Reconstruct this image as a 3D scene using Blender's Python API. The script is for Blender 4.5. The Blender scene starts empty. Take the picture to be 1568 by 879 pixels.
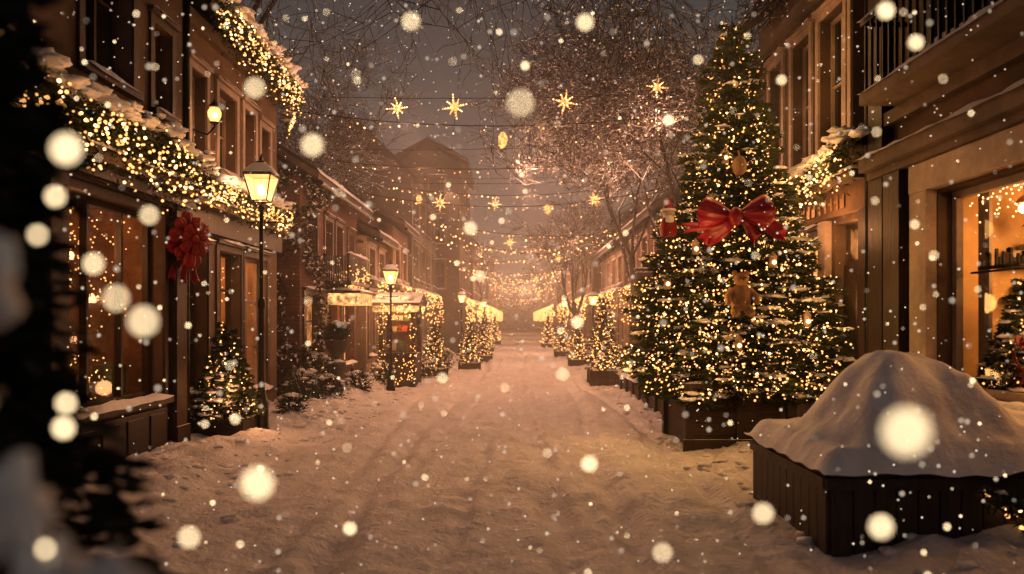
import bpy, math, random, bmesh
from mathutils import Vector, noise, Matrix
R=random.Random(11)
U=lambda a,b: R.uniform(a,b)
sc=bpy.context.scene
pi=math.pi

# ---------------------------------------------------------------- materials
def newmat(name):
    m=bpy.data.materials.new(name); m.use_nodes=True
    nt=m.node_tree; nt.nodes.clear()
    return m,nt,nt.nodes,nt.links
def M(name,c1,c2=None,scale=4,rough=.8,bump=.25,snow=None,brick=False,metal=0,stretch=(1,1,1),spec=.3,plank=None,bdist=.02):
    m,nt,N,L=newmat(name)
    if c2 is None: c2=tuple(x*.6 for x in c1)
    out=N.new('ShaderNodeOutputMaterial'); bs=N.new('ShaderNodeBsdfPrincipled')
    tc=N.new('ShaderNodeTexCoord'); mp=N.new('ShaderNodeMapping'); mp.inputs['Scale'].default_value=stretch
    L.new(tc.outputs['Object'],mp.inputs['Vector'])
    n1=N.new('ShaderNodeTexNoise'); n1.inputs['Scale'].default_value=scale; n1.inputs['Detail'].default_value=6; n1.inputs['Roughness'].default_value=.65
    L.new(mp.outputs[0],n1.inputs['Vector'])
    rp=N.new('ShaderNodeValToRGB'); rp.color_ramp.elements[0].position=.32; rp.color_ramp.elements[1].position=.68
    rp.color_ramp.elements[0].color=(*c2,1); rp.color_ramp.elements[1].color=(*c1,1)
    L.new(n1.outputs['Fac'],rp.inputs[0]); col=rp.outputs[0]; hgt=n1.outputs['Fac']
    n2=N.new('ShaderNodeTexNoise'); n2.inputs['Scale'].default_value=.9; n2.inputs['Detail'].default_value=4
    L.new(tc.outputs['Object'],n2.inputs['Vector'])
    r2=N.new('ShaderNodeMapRange'); r2.inputs['From Min'].default_value=.35; r2.inputs['From Max'].default_value=.65; r2.inputs['To Min'].default_value=.5; r2.inputs['To Max'].default_value=1.1
    L.new(n2.outputs['Fac'],r2.inputs['Value'])
    mx=N.new('ShaderNodeMix'); mx.data_type='RGBA'; mx.blend_type='MULTIPLY'; mx.inputs[0].default_value=1
    L.new(col,mx.inputs[6]); L.new(r2.outputs[0],mx.inputs[7]); col=mx.outputs[2]
    if brick or plank:
        sp=N.new('ShaderNodeSeparateXYZ'); L.new(tc.outputs['Object'],sp.inputs[0])
        ad=N.new('ShaderNodeMath'); ad.operation='ADD'; L.new(sp.outputs[0],ad.inputs[0]); L.new(sp.outputs[1],ad.inputs[1])
        cb=N.new('ShaderNodeCombineXYZ'); L.new(ad.outputs[0],cb.inputs[0]); L.new(sp.outputs[2],cb.inputs[1])
        bt=N.new('ShaderNodeTexBrick'); L.new(cb.outputs[0],bt.inputs['Vector'])
        bt.inputs['Color1'].default_value=(1,1,1,1); bt.inputs['Color2'].default_value=(.55,.55,.55,1); bt.inputs['Mortar'].default_value=(.35,.35,.35,1)
        bt.inputs['Scale'].default_value=1
        bt.inputs['Brick Width'].default_value=.24 if brick else 2.2
        bt.inputs['Row Height'].default_value=.08 if brick else plank
        bt.inputs['Mortar Size'].default_value=.008
        m2=N.new('ShaderNodeMix'); m2.data_type='RGBA'; m2.blend_type='MULTIPLY'; m2.inputs[0].default_value=.8
        L.new(col,m2.inputs[6]); L.new(bt.outputs['Color'],m2.inputs[7]); col=m2.outputs[2]
    if snow is not None:
        g=N.new('ShaderNodeNewGeometry'); s=N.new('ShaderNodeSeparateXYZ'); L.new(g.outputs['Normal'],s.inputs[0])
        a=N.new('ShaderNodeMath'); a.operation='MULTIPLY_ADD'; L.new(n1.outputs['Fac'],a.inputs[0]); a.inputs[1].default_value=.5; L.new(s.outputs[2],a.inputs[2])
        mr=N.new('ShaderNodeMapRange'); mr.interpolation_type='SMOOTHSTEP'; mr.inputs['From Min'].default_value=snow+.2; mr.inputs['From Max'].default_value=snow+.36
        L.new(a.outputs[0],mr.inputs['Value'])
        m3=N.new('ShaderNodeMix'); m3.data_type='RGBA'; L.new(mr.outputs[0],m3.inputs[0]); L.new(col,m3.inputs[6]); m3.inputs[7].default_value=(.78,.79,.82,1); col=m3.outputs[2]
    L.new(col,bs.inputs['Base Color']); bs.inputs['Roughness'].default_value=rough; bs.inputs['Metallic'].default_value=metal
    bs.inputs['Specular IOR Level'].default_value=spec
    if bump:
        bp=N.new('ShaderNodeBump'); bp.inputs['Strength'].default_value=bump; bp.inputs['Distance'].default_value=bdist
        L.new(hgt,bp.inputs['Height']); L.new(bp.outputs[0],bs.inputs['Normal'])
    L.new(bs.outputs[0],out.inputs[0]); return m
def E(name,c,s,sample='AUTO',transp=False,vary=0,vs=3.0):
    m,nt,N,L=newmat(name); out=N.new('ShaderNodeOutputMaterial'); e=N.new('ShaderNodeEmission')
    e.inputs[0].default_value=(*c,1); e.inputs[1].default_value=s
    if vary:
        tc=N.new('ShaderNodeTexCoord'); n=N.new('ShaderNodeTexNoise'); n.inputs['Scale'].default_value=vs; n.inputs['Detail'].default_value=5
        L.new(tc.outputs['Object'],n.inputs['Vector'])
        mr=N.new('ShaderNodeMapRange'); mr.inputs['From Min'].default_value=.38; mr.inputs['From Max'].default_value=.66
        mr.inputs['To Min'].default_value=s*(1-vary); mr.inputs['To Max'].default_value=s*(1+vary)
        L.new(n.outputs['Fac'],mr.inputs['Value']); L.new(mr.outputs[0],e.inputs[1])
    if transp:
        t=N.new('ShaderNodeBsdfTransparent'); a=N.new('ShaderNodeAddShader'); L.new(t.outputs[0],a.inputs[0]); L.new(e.outputs[0],a.inputs[1]); L.new(a.outputs[0],out.inputs[0])
    else: L.new(e.outputs[0],out.inputs[0])
    m.cycles.emission_sampling=sample
    return m
def GL(name,tint=(.9,.9,.9),gl=.1):
    m,nt,N,L=newmat(name); out=N.new('ShaderNodeOutputMaterial'); t=N.new('ShaderNodeBsdfTransparent'); t.inputs[0].default_value=(*tint,1)
    g=N.new('ShaderNodeBsdfGlossy'); g.inputs['Roughness'].default_value=.05; x=N.new('ShaderNodeMixShader'); x.inputs[0].default_value=gl
    L.new(t.outputs[0],x.inputs[1]); L.new(g.outputs[0],x.inputs[2]); L.new(x.outputs[0],out.inputs[0]); return m

def snowmat(name,c=(.8,.8,.83),s1=2.2,b=.5,bd=.06,lo=.72,road=False):
    m,nt,N,L=newmat(name); out=N.new('ShaderNodeOutputMaterial'); bs=N.new('ShaderNodeBsdfPrincipled'); tc=N.new('ShaderNodeTexCoord')
    n=N.new('ShaderNodeTexNoise'); n.inputs['Scale'].default_value=s1; n.inputs['Detail'].default_value=8; n.inputs['Roughness'].default_value=.7
    n2=N.new('ShaderNodeTexNoise'); n2.inputs['Scale'].default_value=19; n2.inputs['Detail'].default_value=5
    mp=N.new('ShaderNodeMapping'); mp.inputs['Scale'].default_value=(1.6,.5,1) if road else (1,1,1)
    n3=N.new('ShaderNodeTexNoise'); n3.inputs['Scale'].default_value=4.5; n3.inputs['Detail'].default_value=8; n3.inputs['Roughness'].default_value=.7
    L.new(tc.outputs['Object'],mp.inputs[0]); L.new(mp.outputs[0],n3.inputs['Vector'])
    for q in (n,n2): L.new(tc.outputs['Object'],q.inputs['Vector'])
    r=N.new('ShaderNodeValToRGB'); r.color_ramp.elements[0].position=.34; r.color_ramp.elements[1].position=.62
    r.color_ramp.elements[0].color=(c[0]*lo,c[1]*lo*.98,c[2]*lo*.96,1); r.color_ramp.elements[1].color=(*c,1)
    ad=N.new('ShaderNodeMath'); ad.operation='ADD'; L.new(n.outputs[0],ad.inputs[0]); L.new(n3.outputs[0],ad.inputs[1])
    hf=N.new('ShaderNodeMath'); hf.operation='MULTIPLY'; hf.inputs[1].default_value=.5; L.new(ad.outputs[0],hf.inputs[0])
    L.new(hf.outputs[0],r.inputs[0]); L.new(r.outputs[0],bs.inputs['Base Color'])
    ma=N.new('ShaderNodeMath'); ma.operation='MULTIPLY_ADD'; ma.inputs[1].default_value=.35; L.new(n2.outputs[0],ma.inputs[0]); L.new(hf.outputs[0],ma.inputs[2])
    bp=N.new('ShaderNodeBump'); bp.inputs['Strength'].default_value=b; bp.inputs['Distance'].default_value=bd; L.new(ma.outputs[0],bp.inputs['Height'])
    L.new(bp.outputs[0],bs.inputs['Normal']); bs.inputs['Roughness'].default_value=.65; bs.inputs['Specular IOR Level'].default_value=.35
    L.new(bs.outputs[0],out.inputs[0]); return m

SNOW=snowmat('snow',(.78,.77,.82)); SNOWG=snowmat('trodden_snow',(.80,.77,.82),1.6,1.0,.12,.70,True)
PLAST_BR=M('brown_plaster',(.14,.083,.056),(.075,.047,.034),3,.9,.5)
PLAST_OC=M('ochre_plaster',(.22,.128,.08),(.13,.078,.05),3,.9,.5)
PLAST_GR=M('grey_plaster',(.20,.18,.17),(.14,.125,.118),2,.9,.4)
PLAST_CR=M('cream_plaster',(.38,.27,.20),(.26,.18,.14),3,.9,.4)
BRICK=M('red_brick',(.22,.09,.06),(.14,.055,.04),6,.9,.4,brick=True)
BRICKG=M('dark_brick',(.15,.12,.105),(.09,.075,.068),6,.9,.4,brick=True)
WOODD=M('dark_painted_wood',(.055,.032,.023),(.028,.017,.013),8,.55,.3,stretch=(3,3,.4))
WOODS=M('dark_wood_snowy',(.07,.041,.03),(.036,.022,.017),8,.6,.4,snow=.55,stretch=(3,3,.4))
PLANK=M('planter_planks',(.10,.058,.037),(.045,.026,.018),7,.7,.6,plank=.17,snow=.6,stretch=(1,1,5))
CREAM=M('cream_frame',(.46,.34,.27),(.34,.25,.19),10,.6,.15)
TRIM=M('stone_trim',(.18,.125,.095),(.11,.076,.058),5,.8,.4,snow=.6)
ROOF=M('roof_tiles',(.10,.07,.06),(.06,.04,.035),6,.8,.5,snow=.25)
IRON=M('black_iron',(.02,.018,.017),(.012,.011,.01),20,.45,.1,metal=.6)
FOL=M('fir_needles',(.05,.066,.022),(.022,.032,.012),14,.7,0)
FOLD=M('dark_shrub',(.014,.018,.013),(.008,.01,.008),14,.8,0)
BARK=M('bark_snowy',(.05,.037,.032),(.028,.021,.019),14,.9,.5,snow=.34)
BARKD=M('bark',(.06,.04,.03),(.035,.024,.02),14,.9,.5)
RED=M('red_satin',(.38,.007,.032),(.23,.004,.016),3,.38,.05,spec=.5)
REDB=M('red_velvet',(.28,.006,.012),(.15,.004,.007),9,.6,.3)
GING=M('gingerbread',(.34,.19,.10),(.24,.125,.06),18,.7,.5)
GOLD=M('gold',(.5,.28,.12),(.4,.22,.09),18,.4,.1,metal=.6)
AMB=M('amber_wall',(.66,.40,.17),(.42,.24,.10),1.2,.8,.1)
AMBD=M('shop_interior',(.30,.16,.08),(.14,.07,.04),4,.8,.1)
GREEN=M('urn_stone',(.16,.14,.12),(.1,.09,.08),9,.9,.4,snow=.5)
GOODS=[M('goods_a',(.4,.07,.04)),M('goods_b',(.4,.3,.17)),M('goods_c',(.09,.12,.06)),M('goods_d',(.5,.4,.3))]
GLASS=GL('shop_glass',(.93,.9,.86),.07)
GDARK=M('dark_window_glass',(.02,.018,.018),(.012,.012,.012),2,.08,0,spec=.7)
WARM=(1,.42,.16)
BULB=E('fairy_bulb',(1,.42,.12),2.6,'NONE')
BULBH=E('fairy_bulb_bright',(1,.50,.18),7.0,'NONE')
BULBF=E('fairy_bulb_far',(1,.40,.11),4.2,'NONE')
STAR=E('star_glow',(1,.38,.10),1.9,vary=.6,vs=14,sample='NONE')
LGLASS=E('lantern_glass',(1,.42,.11),1.5,transp=True,sample='NONE')
LBULB=E('lantern_bulb',(1,.7,.35),9,'NONE')
LITW=E('lit_window',(1,.36,.09),1.2,vary=.95,vs=6)
LITW2=E('lit_window_dim',(1,.36,.1),.45,vary=.9,vs=4)
SIGNL=E('lit_sign',(1,.48,.16),1.3,vary=.7,vs=9)
FLAKE=E('glowing_snowflake',(1,.78,.56),1.3,'NONE')  # flakes emit: the lamplight they would catch is put into the material
FLAKEN=E('glowing_snowflake_near',(1,.74,.42),7.0,'NONE')  # close flakes glow by themselves, emission standing in for lamplight on them

# ---------------------------------------------------------------- mesh builder
def icov(sub):
    bm=bmesh.new(); bmesh.ops.create_icosphere(bm,subdivisions=sub,radius=1)
    v=[x.co.copy() for x in bm.verts]; f=[[q.index for q in x.verts] for x in bm.faces]; bm.free(); return v,f
ICO1=icov(1); ICO2=icov(2); ICO3=icov(3)
class B:
    def __init__(s): s.v=[];s.f=[];s.m=[];s.mats=[];s.s=[]
    def mi(s,mat):
        if mat not in s.mats: s.mats.append(mat)
        return s.mats.index(mat)
    def add(s,vs,fs,mat,smooth=False):
        o=len(s.v); k=s.mi(mat); s.v.extend(tuple(x) for x in vs)
        for f in fs: s.f.append([o+i for i in f]); s.m.append(k); s.s.append(smooth)
    def box(s,T,u0,u1,n0,n1,v0,v1,mat):
        c=[T(u,n,v) for u in (u0,u1) for n in (n0,n1) for v in (v0,v1)]
        s.add(c,[(0,1,3,2),(4,6,7,5),(0,4,5,1),(2,3,7,6),(0,2,6,4),(1,5,7,3)],mat)
    def quad(s,a,b,c,d,mat): s.add([a,b,c,d],[(0,1,2,3)],mat)
    def ico(s,p,r,mat,lvl=1,sc=(1,1,1),jit=0,smooth=True):
        V,F=(ICO1,ICO2,ICO3)[lvl-1]; q=Vector(p); out=[]
        for v in V:
            k=1+(noise.noise(v*1.7+q*3.1)*jit if jit else 0)
            out.append((q.x+v.x*r*sc[0]*k,q.y+v.y*r*sc[1]*k,q.z+v.z*r*sc[2]*k))
        s.add(out,F,mat,smooth)
    def tube(s,pts,rs,sides,mat,smooth=True,cap=True):
        n=len(pts); P=[Vector(p) for p in pts]; vs=[]
        if not isinstance(rs,(list,tuple)): rs=[rs]*n
        for i in range(n):
            d=(P[min(i+1,n-1)]-P[max(i-1,0)])
            if d.length<1e-6: d=Vector((0,0,1))
            d.normalize(); a=Vector((0,1,0)) if abs(d.y)<.8 else Vector((1,0,0))
            x=d.cross(a).normalized(); y=d.cross(x)
            for k in range(sides):
                t=2*pi*k/sides; vs.append(P[i]+(x*math.cos(t)+y*math.sin(t))*rs[i])
        fs=[]
        for i in range(n-1):
            for k in range(sides):
                k2=(k+1)%sides; fs.append((i*sides+k,i*sides+k2,(i+1)*sides+k2,(i+1)*sides+k))
        if cap and sides>3: fs.append(tuple(range(sides))); fs.append(tuple((n-1)*sides+k for k in range(sides)))
        s.add(vs,fs,mat,smooth)
    def lathe(s,c,prof,sides,mat,smooth=True):
        vs=[];fs=[]
        for r,z in prof:
            for k in range(sides):
                t=2*pi*(k+.5)/sides; vs.append((c[0]+r*math.cos(t),c[1]+r*math.sin(t),c[2]+z))
        for i in range(len(prof)-1):
            for k in range(sides):
                k2=(k+1)%sides; fs.append((i*sides+k,i*sides+k2,(i+1)*sides+k2,(i+1)*sides+k))
        fs.append(tuple(range(sides))); fs.append(tuple((len(prof)-1)*sides+k for k in range(sides)))
        s.add(vs,fs,mat,smooth)
    def blade(s,p,d,l,w,mat):
        r=Vector((U(-1,1),U(-1,1),U(-1,1))); x=d.cross(r)
        if x.length<1e-4: return
        x.normalize(); m=p+d*l*.45
        s.add([p,m+x*w,p+d*l,m-x*w],[(0,1,2,3)],mat)
    def snowstrip(s,T,u0,u1,n0,n1,v,h,step=.1,mat=None):
        nu=max(2,int((u1-u0)/step)); J=6; vs=[];fs=[]
        for i in range(nu+1):
            u=u0+(u1-u0)*i/nu
            a=.55+.9*abs(noise.noise(Vector((u*2.3,v*3,n1*5)))) +.3*noise.noise(Vector((u*7,v,1)))
            e=min(1,min(i,nu-i)*.5+.1)
            for j in range(J+1):
                t=j/J; k=max(0,math.sin(pi*t))**.5
                vs.append(T(u,n0+(n1-n0)*t+ (.03*a if j==J else 0),v+.003+h*a*e*k-(.03*a*e if j==J else 0)))
        for i in range(nu):
            for j in range(J):
                o=i*(J+1)+j; fs.append((o,o+1,o+J+2,o+J+1))
        s.add(vs,fs,mat or SNOW,True)
    def obj(s,name,parent=None):
        me=bpy.data.meshes.new(name); me.from_pydata(s.v,[],s.f)
        for m in s.mats: me.materials.append(m)
        me.polygons.foreach_set('material_index',s.m); me.polygons.foreach_set('use_smooth',s.s); me.update()
        o=bpy.data.objects.new(name,me); sc.collection.objects.link(o)
        if parent: o.parent=parent; o.matrix_parent_inverse=Matrix.Translation(-parent.location)
        return o
def empty(name,loc):
    e=bpy.data.objects.new(name,None); e.location=loc; sc.collection.objects.link(e); e.empty_display_size=.3; return e
def light(name,loc,w,parent=None,rad=.08,col=WARM):
    l=bpy.data.lights.new(name,'POINT'); l.energy=w; l.color=col; l.shadow_soft_size=rad
    o=bpy.data.objects.new(name,l); o.location=loc; sc.collection.objects.link(o)
    if parent: o.parent=parent; o.matrix_parent_inverse=Matrix.Translation(-parent.location)
    return o
def TL(x0): return lambda u,n,v:(x0+n,u,v)
def TR(x0): return lambda u,n,v:(x0-n,u,v)
def TF(y0): return lambda u,n,v:(u,y0-n,v)
ID=lambda u,n,v:(u,n,v)

# ---------------------------------------------------------------- ground
TR_=[(-1.25,.13,.08),(-1.0,.09,.04),(.12,.13,.08),(.40,.09,.05),(1.15,.12,.07),(-2.0,.12,.045),(1.75,.1,.05),(-.5,.08,.04),(.78,.07,.035)]
def ground_h(x,y):
    n=lambda a,b,c=0: noise.noise(Vector((a,b,c)))
    h=.06*n(x*.5,y*.35)+.05*n(x*1.7,y*1.3,3)+.032*n(x*4.5,y*4,7)+.013*n(x*10,y*9,2)
    fade=1 if y<35 else .5
    for xt,w,dp in TR_:
        c=xt+.22*math.sin(y*.23+xt*3)+.10*n(y*.6,xt)
        k=max(0,1+.8*n(x*1.5,y*.8,xt)); h-=dp*k*math.exp(-((x-c)/w)**2); h+=dp*.45*k*math.exp(-((x-c-w*1.5)/w)**2)
    ax=abs(x+.1); lim=2.3 if x>0 else 2.7
    t=max(0,min(1,(ax-lim)/.9)); t=t*t*(3-2*t)
    h+=t*(.13+.15*abs(n(x*1.6,y*1.3,5))+.10*n(x*4,y*4,2))+.05*t*abs(n(x*9,y*9,4))
    return h*fade
def fr(a,b,st):
    n=int(round((b-a)/st)); return [a+(b-a)*i/n for i in range(n)]
xs=[-900,-300,-90,-30,-12]+fr(-6.5,-3,.08)+fr(-3,3,.04)+fr(3,6.5,.08)+[6.5,12,30,90,300,900]
ys=[-60,-20,-5]+fr(.5,14,.055)+fr(14,30,.15)+fr(30,80,.6)+[80,110,160,300,700,1800]
b=B(); vs=[(x,y,ground_h(x,y) if abs(x)<=7 and 0<y<90 else 0) for y in ys for x in xs]
nx=len(xs); b.add(vs,[(j*nx+i,j*nx+i+1,(j+1)*nx+i+1,(j+1)*nx+i) for j in range(len(ys)-1) for i in range(nx-1)],SNOWG,True)
b.obj('snow_ground')
b=B()
for k in range(1100):
    sd=R.choice((-1,1)); y=3+30*R.random()**1.4; x=sd*(U(2.0,3.9) if sd>0 else U(2.4,4.1))
    r=U(.01,.045)*(1+.5*R.random()); b.ico((x,y,ground_h(x,y)+r*.05),r,SNOW,2,(1.4,1.2,.6),.9)
b.obj('snow_bank_lumps')

# ---------------------------------------------------------------- facade tools
def facade(b,T,u0,u1,v0,v1,ops,mat,depth=.22,rev=None):
    us=sorted({u0,u1,*[o[0] for o in ops],*[o[1] for o in ops]}); vs=sorted({v0,v1,*[o[2] for o in ops],*[o[3] for o in ops]})
    for i in range(len(us)-1):
        for j in range(len(vs)-1):
            cu=(us[i]+us[i+1])/2; cv=(vs[j]+vs[j+1])/2
            if any(o[0]<cu<o[1] and o[2]<cv<o[3] for o in ops): continue
            b.quad(T(us[i],0,vs[j]),T(us[i+1],0,vs[j]),T(us[i+1],0,vs[j+1]),T(us[i],0,vs[j+1]),mat)
    for a,c,d,e in [o[:4] for o in ops]:
        for p,q in (((a,d),(a,e)),((c,d),(c,e)),((a,d),(c,d)),((a,e),(c,e))):
            b.quad(T(p[0],0,p[1]),T(q[0],0,q[1]),T(q[0],-depth,q[1]),T(p[0],-depth,p[1]),rev or mat)
def window(b,T,u0,u1,v0,v1,frame,glass,cols=2,rows=2,depth=.22,sill=True,trim=None,ft=.055,snow=True):
    n0,n1=-depth,-depth+.07; e=.002
    b.box(T,u0+e,u0+ft,n0,n1,v0+e,v1-e,frame); b.box(T,u1-ft,u1-e,n0,n1,v0+e,v1-e,frame)
    b.box(T,u0+ft,u1-ft,n0,n1,v0+e,v0+ft,frame); b.box(T,u0+ft,u1-ft,n0,n1,v1-ft,v1-e,frame)
    for i in range(1,cols):
        u=u0+(u1-u0)*i/cols; b.box(T,u-.022,u+.022,n0+.003,n1+.012,v0+ft,v1-ft,frame)
    for j in range(1,rows):
        v=v0+(v1-v0)*j/rows; b.box(T,u0+ft,u1-ft,n0+.006,n1-.008,v-.016,v+.016,frame)
    if glass: b.quad(T(u0,n0+.03,v0),T(u1,n0+.03,v0),T(u1,n0+.03,v1),T(u0,n0+.03,v1),glass)
    if trim:
        w=.1
        b.box(T,u0-w,u0-e,-.05,.035,v0,v1+w,trim); b.box(T,u1+e,u1+w,-.05,.035,v0,v1+w,trim); b.box(T,u0-e,u1+e,-.05,.033,v1+e,v1+w-.003,trim)
        b.box(T,u0-w-.03,u1+w+.03,-.02,.08,v1+w+.002,v1+w+.06,trim)
        if snow: b.snowstrip(T,u0-w,u1+w,0,.08,v1+w+.06,.04)
    if sill:
        b.box(T,u0-.1,u1+.1,-.1,.1,v0-.08,v0-e,trim or frame)
        if snow: b.snowstrip(T,u0-.08,u1+.08,-.08,.1,v0,.07)
def room(b,T,u0,u1,v0,v1,D,mat,floor=None):
    n0,n1=-.26,-D
    b.quad(T(u0,n1,v0),T(u1,n1,v0),T(u1,n1,v1),T(u0,n1,v1),mat)
    b.quad(T(u0,n0,v0),T(u0,n1,v0),T(u0,n1,v1),T(u0,n0,v1),mat); b.quad(T(u1,n0,v0),T(u1,n1,v0),T(u1,n1,v1),T(u1,n0,v1),mat)
    b.quad(T(u0,n0,v0),T(u1,n0,v0),T(u1,n1,v0),T(u0,n1,v0),floor or mat); b.quad(T(u0,n0,v1),T(u1,n0,v1),T(u1,n1,v1),T(u0,n1,v1),mat)
def shelf_goods(b,T,u0,u1,n0,n1,v,hmax=.3):
    b.box(T,u0,u1,n0,n1,v-.04,v,WOODD); u=u0+.05
    while u<u1-.15:
        w=U(.06,.16); h=U(.08,hmax); g=R.choice(GOODS)
        if R.random()<.5: b.box(T,u,u+w,n0+.03,n1-.04,v+.001,v+h,g)
        else:
            c=T(u+w/2,(n0+n1)/2,v+h/2); b.ico(c,w*.55,g,2,(1,1,h/w*.8),.2)
        u+=w+U(.02,.09)
def roof_eave(b,T,u0,u1,hz,D,rh,ov=.4,mat=None,wall=None):
    mat=mat or ROOF; mid=-D/2; th=.14
    a=[(ov,hz-.1*rh/ (D/2)*1),(mid,hz+rh),(-D-ov,hz-.05)]
    o=.12
    for k in range(2):
        p,q=a[k],a[k+1]; vs=[T(u,n,v+dz) for u in (u0-o,u1+o) for (n,v) in (p,q) for dz in (0,th)]
        b.add(vs,[(0,1,3,2),(4,6,7,5),(0,4,5,1),(2,3,7,6),(0,2,6,4),(1,5,7,3)],mat)
    nu=max(3,int((u1-u0)/.3)); J=6; vs=[];fs=[]
    for i in range(nu+1):
        u=u0-o-.02+(u1-u0+2*o+.04)*i/nu
        for j in range(J+1):
            t=j/J; n=ov+.05+(mid-ov-.05)*t; v=a[0][1]+(a[1][1]-a[0][1])*t+th
            l=.05+.06*abs(noise.noise(Vector((u*1.3,t*4,hz))))
            if j==0: v-=.03; l=.0; n=ov+.04
            if j==1: n=ov-.03; v=a[0][1]+.02+th; 
            vs.append(T(u,n,v+l))
    for i in range(nu):
        for j in range(J):
            q=i*(J+1)+j; fs.append((q,q+1,q+J+2,q+J+1))
    b.add(vs,fs,SNOW,True)
    for u in (u0,u1): b.add([T(u,0,hz-.2),T(u,-D,hz-.2),T(u,mid,hz+rh)],[(0,1,2)],wall or mat)
    pts=[T(u0+(u1-u0)*i/8,ov+.02,hz-.12) for i in range(9)]; b.tube(pts,.05,6,IRON)

def house(name,side,xf,y0,y1,hz,wall,trim,rows,D=6,rh=2,lit=.3,ops=None,roof=True,cols=3,shop=True,endwin=True,ground=2.6,gable=False,awn=.2):
    T=TL(xf) if side<0 else TR(xf)
    e=empty(name,(xf+side*D/2,(y0+y1)/2,0)); bw=B(); bf=B(); br=B()
    Lh=y1-y0
    if ops is None:
        ops=[]
        if shop:
            nb=max(1,round(Lh/4.2)); L1=Lh/nb
            for q in range(nb):
                ya=y0+q*L1; yb=ya+L1; d0=ya+L1*.42; d1=d0+min(1.0,L1*.2)
                ops+= [(ya+.3,d0-.2,.7,ground-.1,'shop'),(d0,d1,.08,ground-.15,'door'),(d1+.2,yb-.3,.7,ground-.1,'shop')]
        for (za,zb) in rows:
            for i in range(cols):
                c=y0+Lh*(i+.5)/cols; w=min(.5,Lh/cols*.28); ops.append((c-w,c+w,za,zb,'lit' if R.random()<lit else 'win'))
    facade(bw,T,y0,y1,-.3,hz,ops,wall)
    for a,c,d,f,k in ops:
        if k=='win': window(bf,T,a,c,d,f,trim,GDARK,2,2,trim=trim)
        elif k=='lit': window(bf,T,a,c,d,f,trim,LITW2,2,3,trim=trim)
        elif k=='shop':
            window(bf,T,a,c,d,f,WOODD,LITW,3,2,trim=WOODS)
        elif k=='door':
            n0=-.22; bf.box(T,a+.002,c-.002,n0,n0+.06,d,f-.5,WOODD); window(bf,T,a+.003,c-.003,f-.5,f-.003,WOODD,LITW2,2,1,sill=False)
            bf.box(T,a+.12,c-.12,n0+.06,n0+.075,d+.2,d+.9,WOODS); bf.box(T,a+.12,c-.12,n0+.06,n0+.075,d+1.05,f-.65,WOODS)
            bf.ico(T(c-.1,n0+.1,d+1),.03,GOLD)
            bf.box(T,a-.1,c+.1,.001,.25,-.1,.1,TRIM)
    xa,xb=(xf-D,xf) if side<0 else (xf,xf+D)
    if endwin: 
        eo=[]
        for (za,zb) in rows:
            for cc in ((xa*.35+xb*.65),): eo.append((cc-.4,cc+.4,za,zb))
        facade(bw,TF(y0),xa,xb,-.3,hz,eo,wall)
        for o in eo: window(bf,TF(y0),*o,trim,GDARK,2,2,trim=trim)
    else: facade(bw,TF(y0),xa,xb,-.3,hz,[],wall)
    bw.quad((xa,y1,-.3),(xb,y1,-.3),(xb,y1,hz),(xa,y1,hz),wall)
    if shop:
        bf.box(T,y0+.05,y1-.05,.001,.22,ground+.05,ground+.2,TRIM); bf.box(T,y0+.05,y1-.05,.001,.08,ground-.08,ground+.048,WOODD)
        bf.snowstrip(T,y0+.05,y1-.05,0,.24,ground+.2,.1)
        for k2 in range(int(Lh*20)): bf.ico(T(U(y0,y1),.24+U(0,.2),ground+.15-R.random()**2*1.2),.012+y0*.0005,BULBF)
        for (p,q,_,_,k) in ops:
            if k=='shop' and R.random()<awn:
                bf.add([T(p-.1,.08,ground-.05),T(q+.1,.08,ground-.05),T(q+.1,.6,ground-.32),T(p-.1,.6,ground-.32),T(p-.1,.6,ground-.46),T(q+.1,.6,ground-.46)],[(0,1,2,3),(3,2,5,4)],REDB if R.random()<.4 else WOODD)
                bf.add([T(p-.12+(q-p+.24)*i/10,.04+.59*j/4,ground+.0-.28*j/4+.05*math.sin(pi*(j+.4)/4.4)) for i in range(11) for j in range(5)],[(i*5+j,i*5+j+1,i*5+j+6,i*5+j+5) for i in range(10) for j in range(4)],SNOW,True)
                for k2 in range(int((q-p)*26)): bf.ico(T(U(p-.1,q+.1),.63,ground-.4-U(0,.22)),.012+y0*.0005,BULBF)
    if roof:
        if gable:
            xm=(xa+xb)/2; o=.25
            for s,xe in ((-1,xa-o),(1,xb+o)):
                zl=hz-o*rh/(D/2)
                vs=[(xx,yy,z+dz) for (xx,z) in ((xe,zl),(xm,hz+rh)) for yy in (y0-.15,y1+.1) for dz in (0,.16)]
                br.add(vs,[(0,1,3,2),(4,6,7,5),(0,4,5,1),(2,3,7,6),(0,2,6,4),(1,5,7,3)],ROOF)
            br.add([(xa,y0,hz-.001),(xb,y0,hz-.001),(xm,y0,hz+rh)],[(0,1,2)],wall)
            br.box(ID,xm-1.2,xm-.7,y0+1.5,y0+2.1,hz+rh-1,hz+rh+.7,BRICKG)
        else:
            roof_eave(br,T,y0,y1,hz,D,rh,wall=wall)
            cu=y0+Lh*.7; br.box(T,cu-.3,cu+.3,-D/2-.3,-D/2+.3,hz+rh-.6,hz+rh+.9,BRICK); br.snowstrip(T,cu-.32,cu+.32,-D/2-.32,-D/2+.32,hz+rh+.9,.12)
        br.obj('roof',e)
    bw.obj('walls',e); bf.obj('windows_and_doors',e)
    return e,T

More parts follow.
